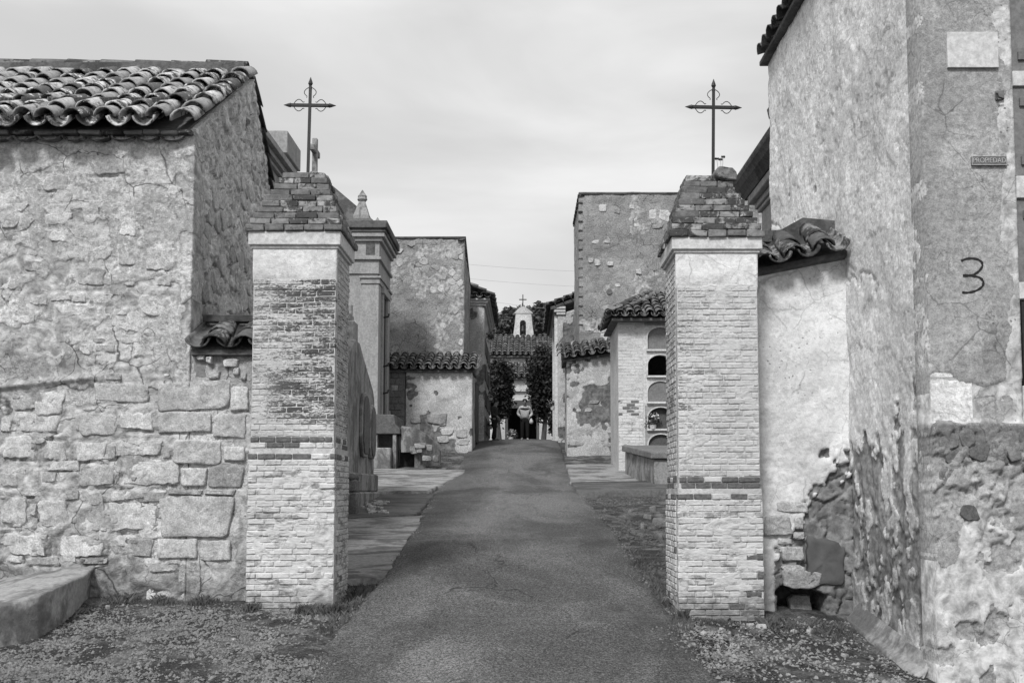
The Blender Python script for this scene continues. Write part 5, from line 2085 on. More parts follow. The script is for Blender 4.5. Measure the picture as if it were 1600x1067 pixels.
# plank gate on the lane side
gt_ = thing('plank_gate', 'grey vertical plank gate set beside the white lean-to', 'gate', (xr4 + .02, 37.2, gl + .3))
zg0, zg1 = float(gz(-1.8, 37)) - .05, pz(742, 600, 36.5)
for i in range(11):
    y = 36.25 + i * .19
    Acc().box(xr4 - .02, xr4 + .02, y, y + .175, zg0 + .15 + random.uniform(0, .02), zg1 - random.uniform(0, .04)).build('plank', M_wood, gt_, .004)
a = Acc()
a.box(xr4 - .06, xr4 - .021, 36.2, 38.4, zg0 + .5, zg0 + .62)
a.box(xr4 - .06, xr4 - .021, 36.2, 38.4, zg1 - .5, zg1 - .38)
a.build('rail', M_wood, gt_)

# --- white house beyond, left
wl = thing('white_house', 'white house with barrel-tile eave left of the chapel', 'house', (-3.0, 43, 4.0))
D6 = 40.4
x6 = P(757, 540, D6).x
g6 = float(gz(-2, 41)) - .3
z6 = pz(748, 478, D6)
front_panel(wl, M_farwhite, 690, 757, 476, 710, D6, 760, .08, .6)
lane_panel(wl, M_farwhite, x6 - .012, D6 + .02, 47.0, g6, z6, 762, 1, .09, relief=.8)
Acc().box(-6, x6 - .32, D6 + .31, 47, g6, z6).build('wall', M_mortar_d, wl)
a = Acc()
for o, za, zb in ((.06, z6, z6 + .10), (.14, z6 + .1, z6 + .2), (.22, z6 + .2, z6 + .27)):
    a.box(-6, x6 + o, D6 - o, 47 + o, za, zb)
a.build('eave_cornice', M_fillet, wl, .01)
Sw = Vector((-.85, 0, .42)).normalized()
tile_roof(wl, (x6 + .32, D6 - .18, z6 + .24), (0, 1, 0), Sw, 6.6, 1.6, M_tile_far, .33, .38, 1.0, sc=1.25)
Sw2 = Vector((0, .85, .35)).normalized()
tile_roof(wl, (-4.6, D6 - .26, z6 + .25), (1, 0, 0), Sw2, 4.6 + x6 + .2, .7, M_tile_far, .33, .38, 1.0, sc=1.25)
Acc().box(-6, x6 + .10, D6 - .05, 46.8, z6 + .272, z6 + .34).build('roof_deck', M_deck, wl)
# niche frames and flower holders on its lane face
for i in range(5):
    for j in range(4):
        y = D6 + .5 + i * 1.2
        z = g6 + .7 + j * 1.05
        Acc().box(x6 - .01, x6 + .03, y, y + .75, z, z + .62).build('niche_slab', M_slate_d if (i + j) % 3 else M_slate, wl, .008)


def bouquet(parent, name, c, r, seed, label=None, cat=None, group=None, n=170):
    t = thing(name, label, cat, c, group) if label else parent
    V1, Q1 = leaf_cloud((c[0], c[1], c[2] + r * .8), (r, r * .7, r * .75), n, r * .16, seed, 14, .3)
    obj('foliage', np_mesh('foliage', V1, Q1, False), M_leaf_m, t)
    V1, Q1 = leaf_cloud((c[0], c[1] - r * .2, c[2] + r * .95), (r, r * .6, r * .7), n // 3, r * .13, seed + 1, 9, .5)
    obj('blossoms', np_mesh('blossoms', V1, Q1, False), M_leaf_p, t)
    Acc().lathe([(r * .28, 0), (r * .36, r * .3), (r * .40, r * .42), (r * .37, r * .44)], c[0], c[1], c[2] - r * .05, 10).build('pot', M_fillet, t)
    return t


for i, (u, v, dd) in enumerate(((760, 535, 41.5), (763, 625, 43), (760, 670, 42.5), (766, 590, 45))):
    c = P(u, v, dd)
    bouquet(None, 'flower_vase', (x6 + .16, dd, c.z), .26, 90 + i, 'small vase of flowers hanging on the lane side of the white house', 'flowers', 'flower vases on the left white house')


# ================================================================== RIGHT SIDE OF THE LANE
# --- mausoleum behind the right building
m3 = thing('mausoleum', 'mausoleum with deep moulded cornice behind the flaking right building', 'mausoleum', (6.0, 16.8, float(gz(5, 16))))
XC = 3.95
zc3 = 5.50 + CZ
Acc().box(XC + .22, 8.5, 14.5, 17.7, .8, zc3 - 1.1).build('wall', M_maus, m3)
a = Acc()
for o, za, zb in ((.18, -1.1, -1.02), (.20, -1.02, -.62), (.14, -.62, -.55), (.10, -.55, -.44), (.0, -.44, -.30)):
    a.box(XC + o, 8.5, 14.4 + o, 17.85 - o, zc3 + za, zc3 + zb)
a.build('entablature', M_maus, m3, .012)
# curved cyma and top slab
pts = [(XC - .02, -.30), (XC - .06, -.24), (XC - .15, -.17), (XC - .22, -.08), (XC - .24, 0.0), (XC - .22, .05), (XC + .5, .06), (XC + .5, -.30)]
Acc().prism([(x, z + zc3) for x, z in pts][::-1], 14.2, 18.05).build('dark_cornice', M_mausd, m3, jitter=.006)
Acc().box(XC - .10, 8.4, 14.3, 17.9, zc3 + .062, zc3 + .16).build('roof_slab', M_mausd, m3, .03, jitter=.02)
for i in range(3):
    Acc().box(XC + .198, XC + .215, 15.0 + i * .95, 15.65 + i * .95, zc3 - 3.2, zc3 - 1.3).build('wall_panel', M_maus, m3, .005)
Acc().lathe([(.12, 0), (.16, .06), (.10, .12), (.18, .22), (.20, .32), (.13, .42), (.05, .5)], XC + .05, 15.7, zc3 + .155, 10).build('urn', M_mausd, m3, smooth=True)

# --- tall blank rubble wall
gr = float(gz(3, 34)) - .3
rh = thing('rubble_house', 'tall blank grey rubble house wall with bare stones above the tiled roofs', 'house', (5.5, 37, gr + .3))
D7 = 35.0
x7 = P(906, 420, D7).x
z7 = pz(950, 302, D7)
front_panel(rh, M_farwall, 906, 1260, 302, 720, D7, 800, .06, 1.3, maskf=lambda x, z, b, m: sst(.57, .62, m * .6 + b * .4), top=lambda u: z7 + .03 * math.sin(u * .9) + .02 * math.sin(u * 4.1))
lane_panel(rh, M_farwall, x7 + .012, D7 + .02, 39.5, gr, z7 - .1, 805, -1, .09)
Acc().box(x7 + .35, 11.5, D7 + .31, 39.5, gr, z7 - .1).build('wall', M_mortar_d, rh)
a = Acc()
a.box(x7 - .03, 11.5, D7 - .04, 39.5, z7 - .03, z7 + .05)
a.build('wall_coping', M_deck, rh, .02, jitter=.025)
for i in range(8):
    obj('verge_tile', tile_mesh(M_tile_far, i % 4), None, rh, Matrix.Translation((x7 - .06, D7 + .15 + i * .5, z7 - .1)) @ Matrix.Rotation(-math.pi / 2, 4, 'Z') @ Matrix.Diagonal((2.0, .5, .8, 1)))
# small protruding tile ends down the arris
for i in range(14):
    zz = z7 - .35 - i * .33
    Acc().box(x7 - .045, x7 + .10, D7 - .03, D7 + .12, zz, zz + .05).build('arris_tile', M_tile_far, rh, .01)
L_ = M_stone
px_stones(rh, [(325, 150, 375, 195), (620, 180, 672, 250), (675, 182, 765, 260), (535, 265, 582, 285), (780, 135, 830, 172), (282, 360, 335, 385), (300, 472, 338, 520), (375, 490, 412, 518), (415, 618, 455, 642), (508, 150, 540, 185),
               (540, 535, 585, 570), (330, 910, 395, 972, D_), (640, 265, 715, 300, D_), (358, 355, 395, 385, D_), (415, 172, 460, 208, D_), (262, 470, 300, 500, D_), (320, 880, 385, 915, D_), (535, 190, 572, 212, D_)],
          850, 280, 3.81, D7 + .004, L_, (.015, .04), sq=3.2, rough=.14)
hc = P(952, 456, D7)
Acc().lathe([(.085, 0), (.10, .005), (.10, .2), (.085, .2)], 0, 0, 0, 14).build('drain_pipe', M_darkstone, rh, mw=Matrix.Translation((hc.x, D7 - .05, hc.z)) @ Matrix.Rotation(-math.pi / 2, 4, 'X'))
Acc().lathe([(.084, 0), (.084, .01)], 0, 0, 0, 14).build('drain_mouth', M_void, rh, mw=Matrix.Translation((hc.x, D7 - .045, hc.z)) @ Matrix.Rotation(-math.pi / 2, 4, 'X'))

# --- low lean-to at its foot
rl = thing('lean_to', 'low lean-to with big stained patch below the blank rubble wall', 'lean-to', (2.2, 33.6, gr + .2))
D8 = 33.2
xa8, xb8 = P(886, 620, D8).x, P(968, 620, D8).x
za8, zb8 = pz(886, 562, D8), pz(968, 551, D8)


def m8(x, z, b, m):
    c = P(940, 640, D8)
    r = np.hypot((x - c.x) / .75, (z - c.z) / .85)
    return sst(.50, .56, m * .9 + b * .2 + .34 * sst(1.35, .35, r) - .20)


front_panel(rl, M_farwhite, 886, 968, 551, 722, D8, 820, .04, 1.0, maskf=m8, top=lambda u: za8 + (zb8 - za8) * u / (xb8 - xa8))
lane_panel(rl, M_farwhite, xa8 + .012, D8 + .02, 35.2, gr - .1, za8, 822, -1, .06)
px_stones(rl, [(235, 580, 300, 640, D_), (340, 670, 440, 705, D_), (270, 415, 345, 440, D_), (390, 610, 445, 655, D_), (150, 660, 260, 700), (240, 460, 300, 490, D_)], 850, 520, 3.95, D8 + .012, M_stone_d, (.012, .03), sq=3, rough=.14)
ax8 = Vector((xb8 - xa8, 0, zb8 - za8)).normalized()
tile_roof(rl, (xa8 - .20, D8 - .25, za8 - .02), ax8, Vector((0, .8, .30)), xb8 - xa8 + .25, 1.6, M_tile_d, .29, .36, 1.2, sc=1.1)
Acc().prism([(D8 - .12, 0), (D8 + 1.7, .62), (D8 + 1.7, -.06), (D8 - .12, -.06)], xa8 - .12, xb8 + .05,
            Matrix(((0, 1, 0, 0), (1, 0, 0, 0), (0, ax8.z / ax8.x, 1, za8 - .01 - xa8 * ax8.z / ax8.x), (0, 0, 0, 1)))).build('roof_deck', M_deck, rl)

# --- house with deep eave, right of the chapel
wr = thing('white_house', 'white house with sloping tiled eave right of the chapel', 'house', (3.5, 42, 4.0))
D9 = 40.6
x9 = P(872, 560, D9).x
g9 = float(gz(2, 41)) - .3
z9 = pz(872, 492, D9)
front_panel(wr, M_farwhite, 872, 935, 470, 712, D9, 840, .08, .6, top=lambda u: z9 + .33 * u)
lane_panel(wr, M_farwhite, x9 + .012, D9 + .02, 47.5, g9, z9, 842, -1, .09, relief=.8)
Acc().box(x9 + .32, 6.5, D9 + .31, 47.5, g9, z9).build('wall', M_mortar_d, wr)
a = Acc()
for o, za, zb in ((.06, z9, z9 + .10), (.16, z9 + .1, z9 + .22), (.28, z9 + .22, z9 + .32)):
    a.box(x9 - o, x9 + .3, D9 - .05 - o * .3, 47.5 + o, za, zb)
a.build('eave_cornice', M_fillet, wr, .01)
Sw = Vector((.85, 0, .33)).normalized()
tile_roof(wr, (x9 - .40, 47.3, z9 + .28), (0, -1, 0), Sw, 6.9, 2.6, M_tile_far, .33, .38, 1.0, sc=1.25)
for i in range(6):            # tile ends showing along the gable
    p = Vector((x9 - .25 + i * .32, D9 - .26, z9 + .38 + i * .125))
    obj('verge_tile', tile_mesh(M_tile_far, i % 4), None, wr, Matrix.Translation(p) @ Matrix.Diagonal((1.5, .8, 1.3, 1)))
Acc().prism([(x9 - .3, z9 + .30), (x9 + 2.2, z9 + 1.22), (x9 + 2.2, z9 + 1.10), (x9 - .3, z9 + .18)][::-1], D9 - .15, 47.4).build('roof_deck', M_deck, wr)
for i in range(5):
    for j in range(4):
        y = D9 + .5 + i * 1.25
        z = g9 + .7 + j * 1.05
        Acc().box(x9 - .03, x9 + .01, y, y + .75, z, z + .62).build('niche_slab', M_slate_d if (i + j) % 3 else M_slate, wr, .008)
a = Acc()
a.box(x9 - .14, x9 - .01, D9 + .1, D9 + .24, g9, z9 - .01)
a.box(x9 - .14, x9 - .01, D9 + 3.1, D9 + 3.24, g9, z9 - .01)
a.build('niche_pier', M_fillet, wr, .01)
c = P(869, 640, 42)
bouquet(None, 'flower_vase', (x9 - .18, 42.0, c.z), .26, 95, 'small vase of flowers hanging on the lane side of the right-hand white house', 'flowers')

# --- burial niche block (faces the gate)
D10 = 28.0
nb = thing('niche_block', 'white burial niche block with arched recesses under a tiled roof', 'niches', (4.6, 29, float(gz(4, 28))))
g10 = float(gz(3.5, 28)) - .4
xp0, xp1 = P(966, 600, D10).x, P(1005, 600, D10).x
zt10 = pz(985, 498, D10)
# brick end pier, whitewashed, single bricks on the face towards the gate
Acc().box(xp0 + .004, xp1 - .004, D10 + .0115, D10 + 2.6, g10, zt10).build('end_pier', M_mortar, nb)
random.seed(21)
npx = 0
pitch = .085
for j in range(int((zt10 - g10) / pitch)):
    z = g10 + (j + .5) * pitch
    k = 3
    off = .5 if j % 2 else 0
    w = (xp1 - xp0) / 3
    ed = [xp0] + [xp0 + (i + 1 - off) * w for i in range(3) if .04 < (i + 1 - off) * w < xp1 - xp0 - .04] + [xp1]
    for i in range(len(ed) - 1):
        v_ = 768 - (z - CZ) / D10 * F
        mt = M_brick_d if (625 < v_ < 650 and random.random() < .45) else (M_bare if v_ > 620 else M_wash)
        obj('brick', BRM[(mt.name, random.randrange(5))], None, nb, Matrix.Translation(((ed[i] + ed[i + 1]) / 2, D10 + .05 - random.uniform(-.010, -.006), z)) @ Matrix.Diagonal(((ed[i + 1] - ed[i] - .008) / .178, 1, (pitch - .008) / .052, 1)))
Acc().box(xp0 - .05, xp1 + .06, D10 - .05, D10 + 2.6, zt10 - .005, zt10 + .10).build('pier_capital', M_fillet, nb, .01)


def arch_pts(xc, z0, z1, r, n=12, rise=None):
    rise = rise or r * .8
    pts = [(xc - r, z0)]
    for k in range(n + 1):
        a = math.pi * (1 - k / n)
        pts.append((xc + r * math.cos(a), z1 - rise + rise * math.sin(a)))
    pts.append((xc + r, z0))
    return pts


rows_v = [(540, 552 - 8), (586, 590), (630, 634), (668, 672), (708, 712)]
cellz = [pz(1030, v, D10) for v in (508, 551, 592, 633, 675, 722)]
cw_ = .86
for c_ in range(4):
    xc = P(1032, 600, D10).x + c_ * cw_
    for r_ in range(5):
        z1, z0 = cellz[r_], cellz[r_ + 1]
        ap_ = arch_pts(xc, z0 + .10, z1 - .06, .345)
        # face with an arched hole
        n = len(ap_)
        xl, xr_ = xc - cw_ / 2, xc + cw_ / 2
        V, Fq = [], []
        for i, (x, z) in enumerate(ap_):
            V.append((x, D10 + .02, z))
            V.append((x, D10 + .16, z))
            # outer partner on the cell's rectangle
            if i == 0:
                q = (xl, z)
            elif i == n - 1:
                q = (xr_, z)
            else:
                dx, dz = x - xc, z - (z0 + .10)
                t_ = (i - 1) / (n - 3)
                per = [(xl, z0 + .10 + (z1 - z0 - .1) * min(1, t_ / .25)) if t_ < .25 else ((xl + cw_ * (t_ - .25) / .5, z1) if t_ < .75 else (xr_, z1 - (z1 - z0 - .1) * (t_ - .75) / .25))]
                q = per[0]
            V.append((q[0], D10 + .02, q[1]))
        for i in range(n - 1):
            a, b = 3 * i, 3 * (i + 1)
            Fq.append((a, b, b + 1, a + 1))
            Fq.append((a + 2, b + 2, b, a))
        bi = len(V)
        V += [(xl, D10 + .02, z0), (xr_, D10 + .02, z0), (xr_, D10 + .02, z0 + .10), (xl, D10 + .02, z0 + .10)]
        Fq.append((bi, bi + 1, bi + 2, bi + 3))
        V += [(xc - .345, D10 + .02, z0 + .10), (xc + .345, D10 + .02, z0 + .10), (xc + .345, D10 + .16, z0 + .10), (xc - .345, D10 + .16, z0 + .10)]
        Fq.append((bi + 4, bi + 5, bi + 6, bi + 7))
        obj('niche_face', mesh('niche_face', V, Fq), M_fillet if (r_ + c_) % 5 < 3 else M_maus, nb)
        # raised rim
        rim = [(xc + (x - xc) * 1.10, z0 + .10 + (z - z0 - .10) * 1.05) for x, z in ap_]
        V, Fq = [], []
        for (x, z), (x2, z2) in zip(ap_, rim):
            V += [(x, D10 + .018, z), (x, D10 - .02, z), (x2, D10 - .02, z2), (x2, D10 + .018, z2)]
        for i in range(n - 1):
            a, b = 4 * i, 4 * i + 4
            Fq += [(a, a + 1, b + 1, b), (a + 1, a + 2, b + 2, b + 1), (a + 2, a + 3, b + 3, b + 2)]
        if r_ != 2:
            obj('niche_rim', mesh('niche_rim', V, Fq), M_fillet, nb)
        if not (r_ == 1 and c_ == 0):
            Acc().prism([(xc + (x - xc) * .995, z) for x, z in ap_][::-1], D10 + (.06 if r_ != 3 else .14), D10 + .165).build('niche_slab', M_slate if r_ in (0, 2) else M_slate_d, nb)
        Acc().box(xl + .05, xr_ - .05, D10 - .06, D10 + .03, z0 + .035, z0 + .085).build('niche_ledge', M_fillet, nb, .008)
xe = P(1032, 600, D10).x + 3.5 * cw_
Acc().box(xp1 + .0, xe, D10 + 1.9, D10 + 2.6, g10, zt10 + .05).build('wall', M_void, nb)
Acc().box(xp1 - .005, xe, D10 + .03, D10 + .2, g10, cellz[5] - .002).build('wall', M_fillet, nb)
Acc().box(xp1 - .005, P(1032, 600, D10).x - cw_ / 2 + .002, D10 + .021, D10 + .2, cellz[5], zt10 + .0).build('wall', M_fillet, nb)
Acc().box(xp1 - .005, xe, D10 + .03, D10 + 2.6, cellz[0] + .002, zt10 + .12).build('lintel', M_maus, nb)
# bouquet on a ledge
bz = cellz[4] + .09
bouquet(None, 'flower_pot', (P(1020, 660, D10).x, D10 - .02, bz), .25, 77, 'pot of mixed flowers on the ledge of a burial niche', 'flowers')
bouquet(None, 'flower_pot', (P(1046, 655, D10).x + .08, D10 - .02, bz + .15), .22, 79, 'dark leafy bouquet half hidden by the right pillar at the niches', 'flowers')
# roof of the block: tiles sloping towards the gate, hipped on the lane side
ze = pz(990, 497, D10 - .35)
Sn = Vector((0, .86, .40)).normalized()
xo = P(953, 497, D10 - .35).x
tile_roof(nb, (xo, D10 - .36, ze + .02), (1, 0, 0), Sn, 3.4, 2.4, M_tile_d, .27, .34, 1.2, sc=1.08, lo=lambda s: s * .75)
Sn2 = Vector((.86, 0, .44)).normalized()
tile_roof(nb, (xo - .02, D10 + 2.4, ze + .02), (0, -1, 0), Sn2, 2.7, 1.5, M_tile_d, .27, .34, 1.2, sc=1.08, hi=lambda s: 2.7 - s * .9)
v = [(xo + .06, D10 - .30, ze), (6.5, D10 - .30, ze), (6.5, D10 + 2.6, ze + 1.28), (xo + 1.6, D10 + 2.6, ze + 1.25), (xo + .06, D10 + 2.6, ze),
     (xo + .06, D10 - .30, ze - .06), (6.5, D10 - .30, ze - .06), (6.5, D10 + 2.6, ze - .06), (xo + .06, D10 + 2.6, ze - .06)]
f = [(0, 1, 2, 3), (0, 3, 4), (5, 8, 7, 6), (0, 5, 6, 1), (1, 6, 7, 2), (2, 7, 8, 4, 3), (0, 4, 8, 5)]
Acc().add(v, f).build('roof_deck', M_deck, nb)
ridge_row(nb, (xo - .05, D10 - .38, ze + .16), (xo + 1.35, D10 + 1.7, ze + 1.10), M_tile_d, 7, 'hip_tile', sc=1.1)

# --- low tomb parapet before the niches
q0, q1 = ground_px(978, 722), ground_px(1035, 757)
tp = thing('low_tomb', 'low stained tomb parapet with slab top before the burial niches', 'tomb', (3.2, 25.5, float(gz(3, 25.5))))
zt2 = pz(1015, 707, 24.4)
yA, yB = 24.0, 27.3
xA, xB = P(1022, 720, yA).x, P(976, 690, yB).x
V = []
for z in (float(gz(3, 24)) - .3, zt2 - .16):
    V += [(xA, yA, z), (6.0, yA, z), (6.0, yB, z + (.0 if z < zt2 - .2 else .30)), (xB, yB, z + (.0 if z < zt2 - .2 else .30))]
Acc().add(V, [(3, 2, 1, 0), (4, 5, 6, 7), (0, 1, 5, 4), (1, 2, 6, 5), (2, 3, 7, 6), (3, 0, 4, 7)]).build('parapet', M_tomb, tp, .02, jitter=.012)
V = []
for z in (zt2 - .158, zt2):
    V += [(xA - .08, yA - .08, z), (6.0, yA - .08, z), (6.0, yB, z + .30), (xB - .08, yB, z + .30)]
Acc().add(V, [(3, 2, 1, 0), (4, 5, 6, 7), (0, 1, 5, 4), (1, 2, 6, 5), (2, 3, 7, 6), (3, 0, 4, 7)]).build('slab_top', M_darkstone, tp, .02, jitter=.012)
for i in range(2):
    Acc().box(xA + .30, xA + 1.4, yA - .03, yA + .02, float(gz(3, 24)) + .02 + i * .42, float(gz(3, 24)) + .38 + i * .42).build('front_block', M_tomb, tp, .02, jitter=.008)


# ================================================================== CHAPEL AT THE END
DC = 60.0
ch = thing('chapel', 'small white chapel with tiled roof and open bell gable at the lane end', 'chapel', (0, 62, 4.7))
gc = float(gz(0, 60)) - .3


def cx(u, d=DC):
    return P(u, 600, d).x


zdoor = pz(815, 632, DC)
z_e1 = pz(815, 592, DC)
# porch wall with a real doorway
xl, xr_ = cx(742), cx(893)
dl, dr = cx(790), cx(842)
Acc().box(xl, dl, DC, DC + .3, gc, z_e1).build('wall', M_white, ch)
Acc().box(dr, xr_, DC, DC + .3, gc, z_e1).build('wall', M_white, ch)
Acc().box(dl + .001, dr - .001, DC + .002, DC + .3, zdoor, z_e1 - .001).build('wall', M_white, ch)
a = Acc()
a.box(dl - .0, dl + .14, DC - .05, DC + .25, gc, zdoor + .25)
a.box(dr - .14, dr + .0, DC - .05, DC + .25, gc, zdoor + .25)
a.box(dl + .141, dr - .141, DC - .05, DC + .25, zdoor - .22, zdoor + .25)
a.build('door_frame', M_slate_d, ch, .015)
a = Acc()
a.box(xl + .2, xr_ - .2, DC + .31, DC + 5.0, gc, z_e1 - .05)
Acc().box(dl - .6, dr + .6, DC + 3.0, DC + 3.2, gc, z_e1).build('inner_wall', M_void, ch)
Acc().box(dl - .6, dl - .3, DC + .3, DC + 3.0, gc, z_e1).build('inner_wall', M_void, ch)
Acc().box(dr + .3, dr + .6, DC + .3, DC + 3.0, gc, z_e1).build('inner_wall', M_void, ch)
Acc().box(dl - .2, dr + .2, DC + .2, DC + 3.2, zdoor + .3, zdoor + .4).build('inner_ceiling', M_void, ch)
Acc().box(dl, dr, DC - .45, DC + .6, gc, pz(815, 687, DC)).build('door_step', M_slab, ch, .02)
# pilasters either side
for u0, u1 in ((779, 789.5), (843, 851)):
    Acc().box(cx(u0), cx(u1), DC - .12, DC - .002, gc, zdoor + .2).build('pilaster', M_white, ch, .01)
Acc().box(cx(772), cx(860), DC - .16, DC - .003, pz(815, 612, DC), pz(815, 607, DC)).build('string_course', M_white, ch, .01)
# porch roof, nave front, nave roof
z_r0, z_r1 = pz(815, 590, DC - .3), pz(815, 570, DC + 2.2)
S1 = Vector((0, 2.5, z_r1 - z_r0)).normalized()
tile_roof(ch, (cx(770), DC - .32, z_r0), (1, 0, 0), S1, cx(872) - cx(770), 2.7, M_tile_far, .34, .5, .8, sc=1.3)
Acc().prism([(DC - .25, z_r0 - .02), (DC + 2.4, z_r1 - .02), (DC + 2.4, z_e1 - .1), (DC - .25, z_r0 - .1)], cx(768), cx(874), SIDE).build('roof_deck', M_deck, ch)
DN = DC + 2.4
z_n = pz(815, 556, DN)
Acc().box(cx(752), cx(886), DN + .01, DN + .3, z_e1 - .1, z_n).build('wall', M_white, ch)
z_n1 = pz(815, 527, DN + 3.4)
S2 = Vector((0, 3.7, z_n1 - z_n)).normalized()
tile_roof(ch, (cx(750), DN - .3, z_n), (1, 0, 0), S2, cx(888) - cx(750), 4.0, M_tile_far, .36, .52, .8, sc=1.35)
Acc().prism([(DN - .25, z_n - .03), (DN + 3.4, z_n1 - .03), (DN + 3.4, z_n - .4), (DN - .25, z_n - .12)], cx(748), cx(890), SIDE).build('roof_deck', M_deck, ch)
Acc().box(cx(748), cx(890), DN + 3.41, DN + 3.8, gc, z_n1 + .04).build('wall', M_white, ch)
# bell gable with a real arched opening
DB = DN + 3.2
bz0, bz1 = z_n1 - .35, pz(817, 490, DB)
bl_, br_ = P(803, 500, DB).x, P(833, 500, DB).x
bc = P(817, 500, DB).x
ow = (P(822, 500, DB).x - P(812.5, 500, DB).x) / 2
oz0, oz1 = pz(817, 524, DB), pz(817, 500, DB)
a = Acc()
a.prism([(bl_ - .10, bz0), (bc - ow, bz0), (bc - ow, oz1 - ow), (bc - ow, bz1), (bl_ + .12, bz1), (bl_ + .05, bz1 - .7), (bl_ - .02, oz0 + .2)], DB, DB + .55)
a.prism([(bc + ow, bz0), (br_ + .10, bz0), (br_ + .02, oz0 + .2), (br_ - .05, bz1 - .7), (br_ - .12, bz1), (bc + ow, bz1), (bc + ow, oz1 - ow)], DB, DB + .55)
a.box(bc - ow, bc + ow, DB, DB + .55, bz0, oz0)
ar_ = [(bc - ow, bz1), (bc - ow, oz1 - ow)] + [(bc - ow * math.cos(math.pi * k / 10), oz1 - ow + ow * math.sin(math.pi * k / 10)) for k in range(1, 10)] + [(bc + ow, oz1 - ow), (bc + ow, bz1)]
a.prism(ar_, DB, DB + .55)
a.build('bell_gable', M_white, ch)
zt_ = pz(817, 479, DB)
Acc().prism([(bl_ - .02, bz1 + .001), (br_ + .02, bz1 + .001), (br_ - .1, bz1 + .12), (bc + .2, zt_ - .05), (bc, zt_), (bc - .2, zt_ - .05), (bl_ + .1, bz1 + .12)], DB - .04, DB + .6).build('gable_pediment', M_white, ch, .02)
Acc().lathe([(.22, 0), (.20, .05), (.14, .2), (.12, .36), (.07, .42), (.02, .5)], bc, DB + .28, oz0 + .28, 12).build('bell', M_iron, ch, smooth=True)
Acc().box(bc - ow, bc + ow, DB + .22, DB + .34, oz0 + .78, oz0 + .88).build('bell_yoke', M_wood, ch)
zc_ = pz(817, 459, DB)
a = Acc()
a.box(bc - .03, bc + .03, DB + .25, DB + .31, zt_ - .05, zc_)
a.box(bc - .24, bc + .24, DB + .252, DB + .308, zc_ - .36, zc_ - .30)
a.build('roof_cross', M_iron, ch)
# potted plant by the door
c = P(795, 686, DC - .6)
bouquet(None, 'door_plant', (c.x + .12, DC - .75, c.z - .05), .40, 98, 'spiky potted plant at the chapel door', 'plant', n=220)


# ================================================================== TREES
def tree(label, base, h, C, R, n, size, seed, mat=M_leaf_d, group=None, clumps=60, shell=.35, trunk_r=.12):
    t = thing('tree', label, 'tree', base, group)
    r = random.Random(seed)
    a = Acc()
    b = Vector(base)
    top = Vector(C)
    mids = [b, b + (top - b) * .35 + Vector((r.uniform(-.1, .1), r.uniform(-.1, .1), 0)), top]
    a.tube(mids, [trunk_r * 1.3, trunk_r, trunk_r * .5], 8)
    for k in range(7):
        s = b + (top - b) * r.uniform(.35, .9)
        d = Vector((r.uniform(-1, 1) * R[0], r.uniform(-1, 1) * R[1], r.uniform(.0, .8) * R[2])) * .75
        a.tube([s, s + d * .5 + Vector((0, 0, .1)), s + d], [trunk_r * .5, trunk_r * .3, trunk_r * .12], 6)
    a.build('trunk', M_bark, t)
    V, Q = leaf_cloud(C, R, n, size, seed, clumps, shell)
    obj('crown', np_mesh('crown', V, Q, False), mat, t)
    return t


def tree_px(label, u, v, d, ru, rv, n, size, seed, base_v=None, ry=None, **kw):
    c = P(u, v, d)
    s = F / d
    R = (ru / s, ry or ru / s, rv / s)
    tree(label, (c.x, d, float(gz(c.x, d)) - .05), 0, (c.x, d, c.z), R, n, size, seed, **kw)


tree_px('dense dark round-crowned tree left of the chapel door', 780, 606, 52.5, 23, 48, 16000, .10, 1, clumps=150, shell=.1)
tree_px('dense dark round-crowned tree right of the chapel door', 849, 598, 53.5, 27, 56, 18000, .10, 2, clumps=150, shell=.1)
tree_px('small dark shrub tree close to the right white house eave', 870, 660, 50.0, 12, 26, 2500, .12, 7, clumps=60, shell=.1)
for i, (u, v, ru, rv, d) in enumerate(((790, 508, 20, 28, 85), (768, 516, 22, 24, 88), (843, 500, 18, 30, 86), (866, 506, 20, 26, 90), (816, 505, 16, 26, 92), (750, 512, 18, 24, 95))):
    tree_px(('tall dark feathery tree rising behind the bell gable, left of it', 'broad dark tree behind the left white house roof', 'tall dark feathery tree rising behind the bell gable, right of it',
             'dark tree showing above the right white house eave', 'dark tree straight behind the bell gable cross', 'dark tree hidden mostly by the left house eave')[i],
            u, v, d, ru, rv, 4200, .22, 30 + i, mat=M_leaf_d if i % 2 else M_leaf_m, group='trees behind the chapel', clumps=60, shell=.25, trunk_r=.2)


# ================================================================== PEOPLE
def skin(name, verts, edges, radii, mat, parent, root=0, sub=1):
    me = bpy.data.meshes.new(name)
    me.from_pydata([tuple(v) for v in verts], edges, [])
    me.materials.append(mat)
    o = bpy.data.objects.new(name, me)
    link(o, parent)
    md = o.modifiers.new('skin', 'SKIN')
    md.use_smooth_shade = True
    for i, r in enumerate(radii):
        sv = me.skin_vertices[0].data[i]
        sv.radius = r if isinstance(r, tuple) else (r, r)
        sv.use_root = (i == root)
    s = o.modifiers.new('sub', 'SUBSURF')
    s.levels = s.render_levels = sub + 1
    return o


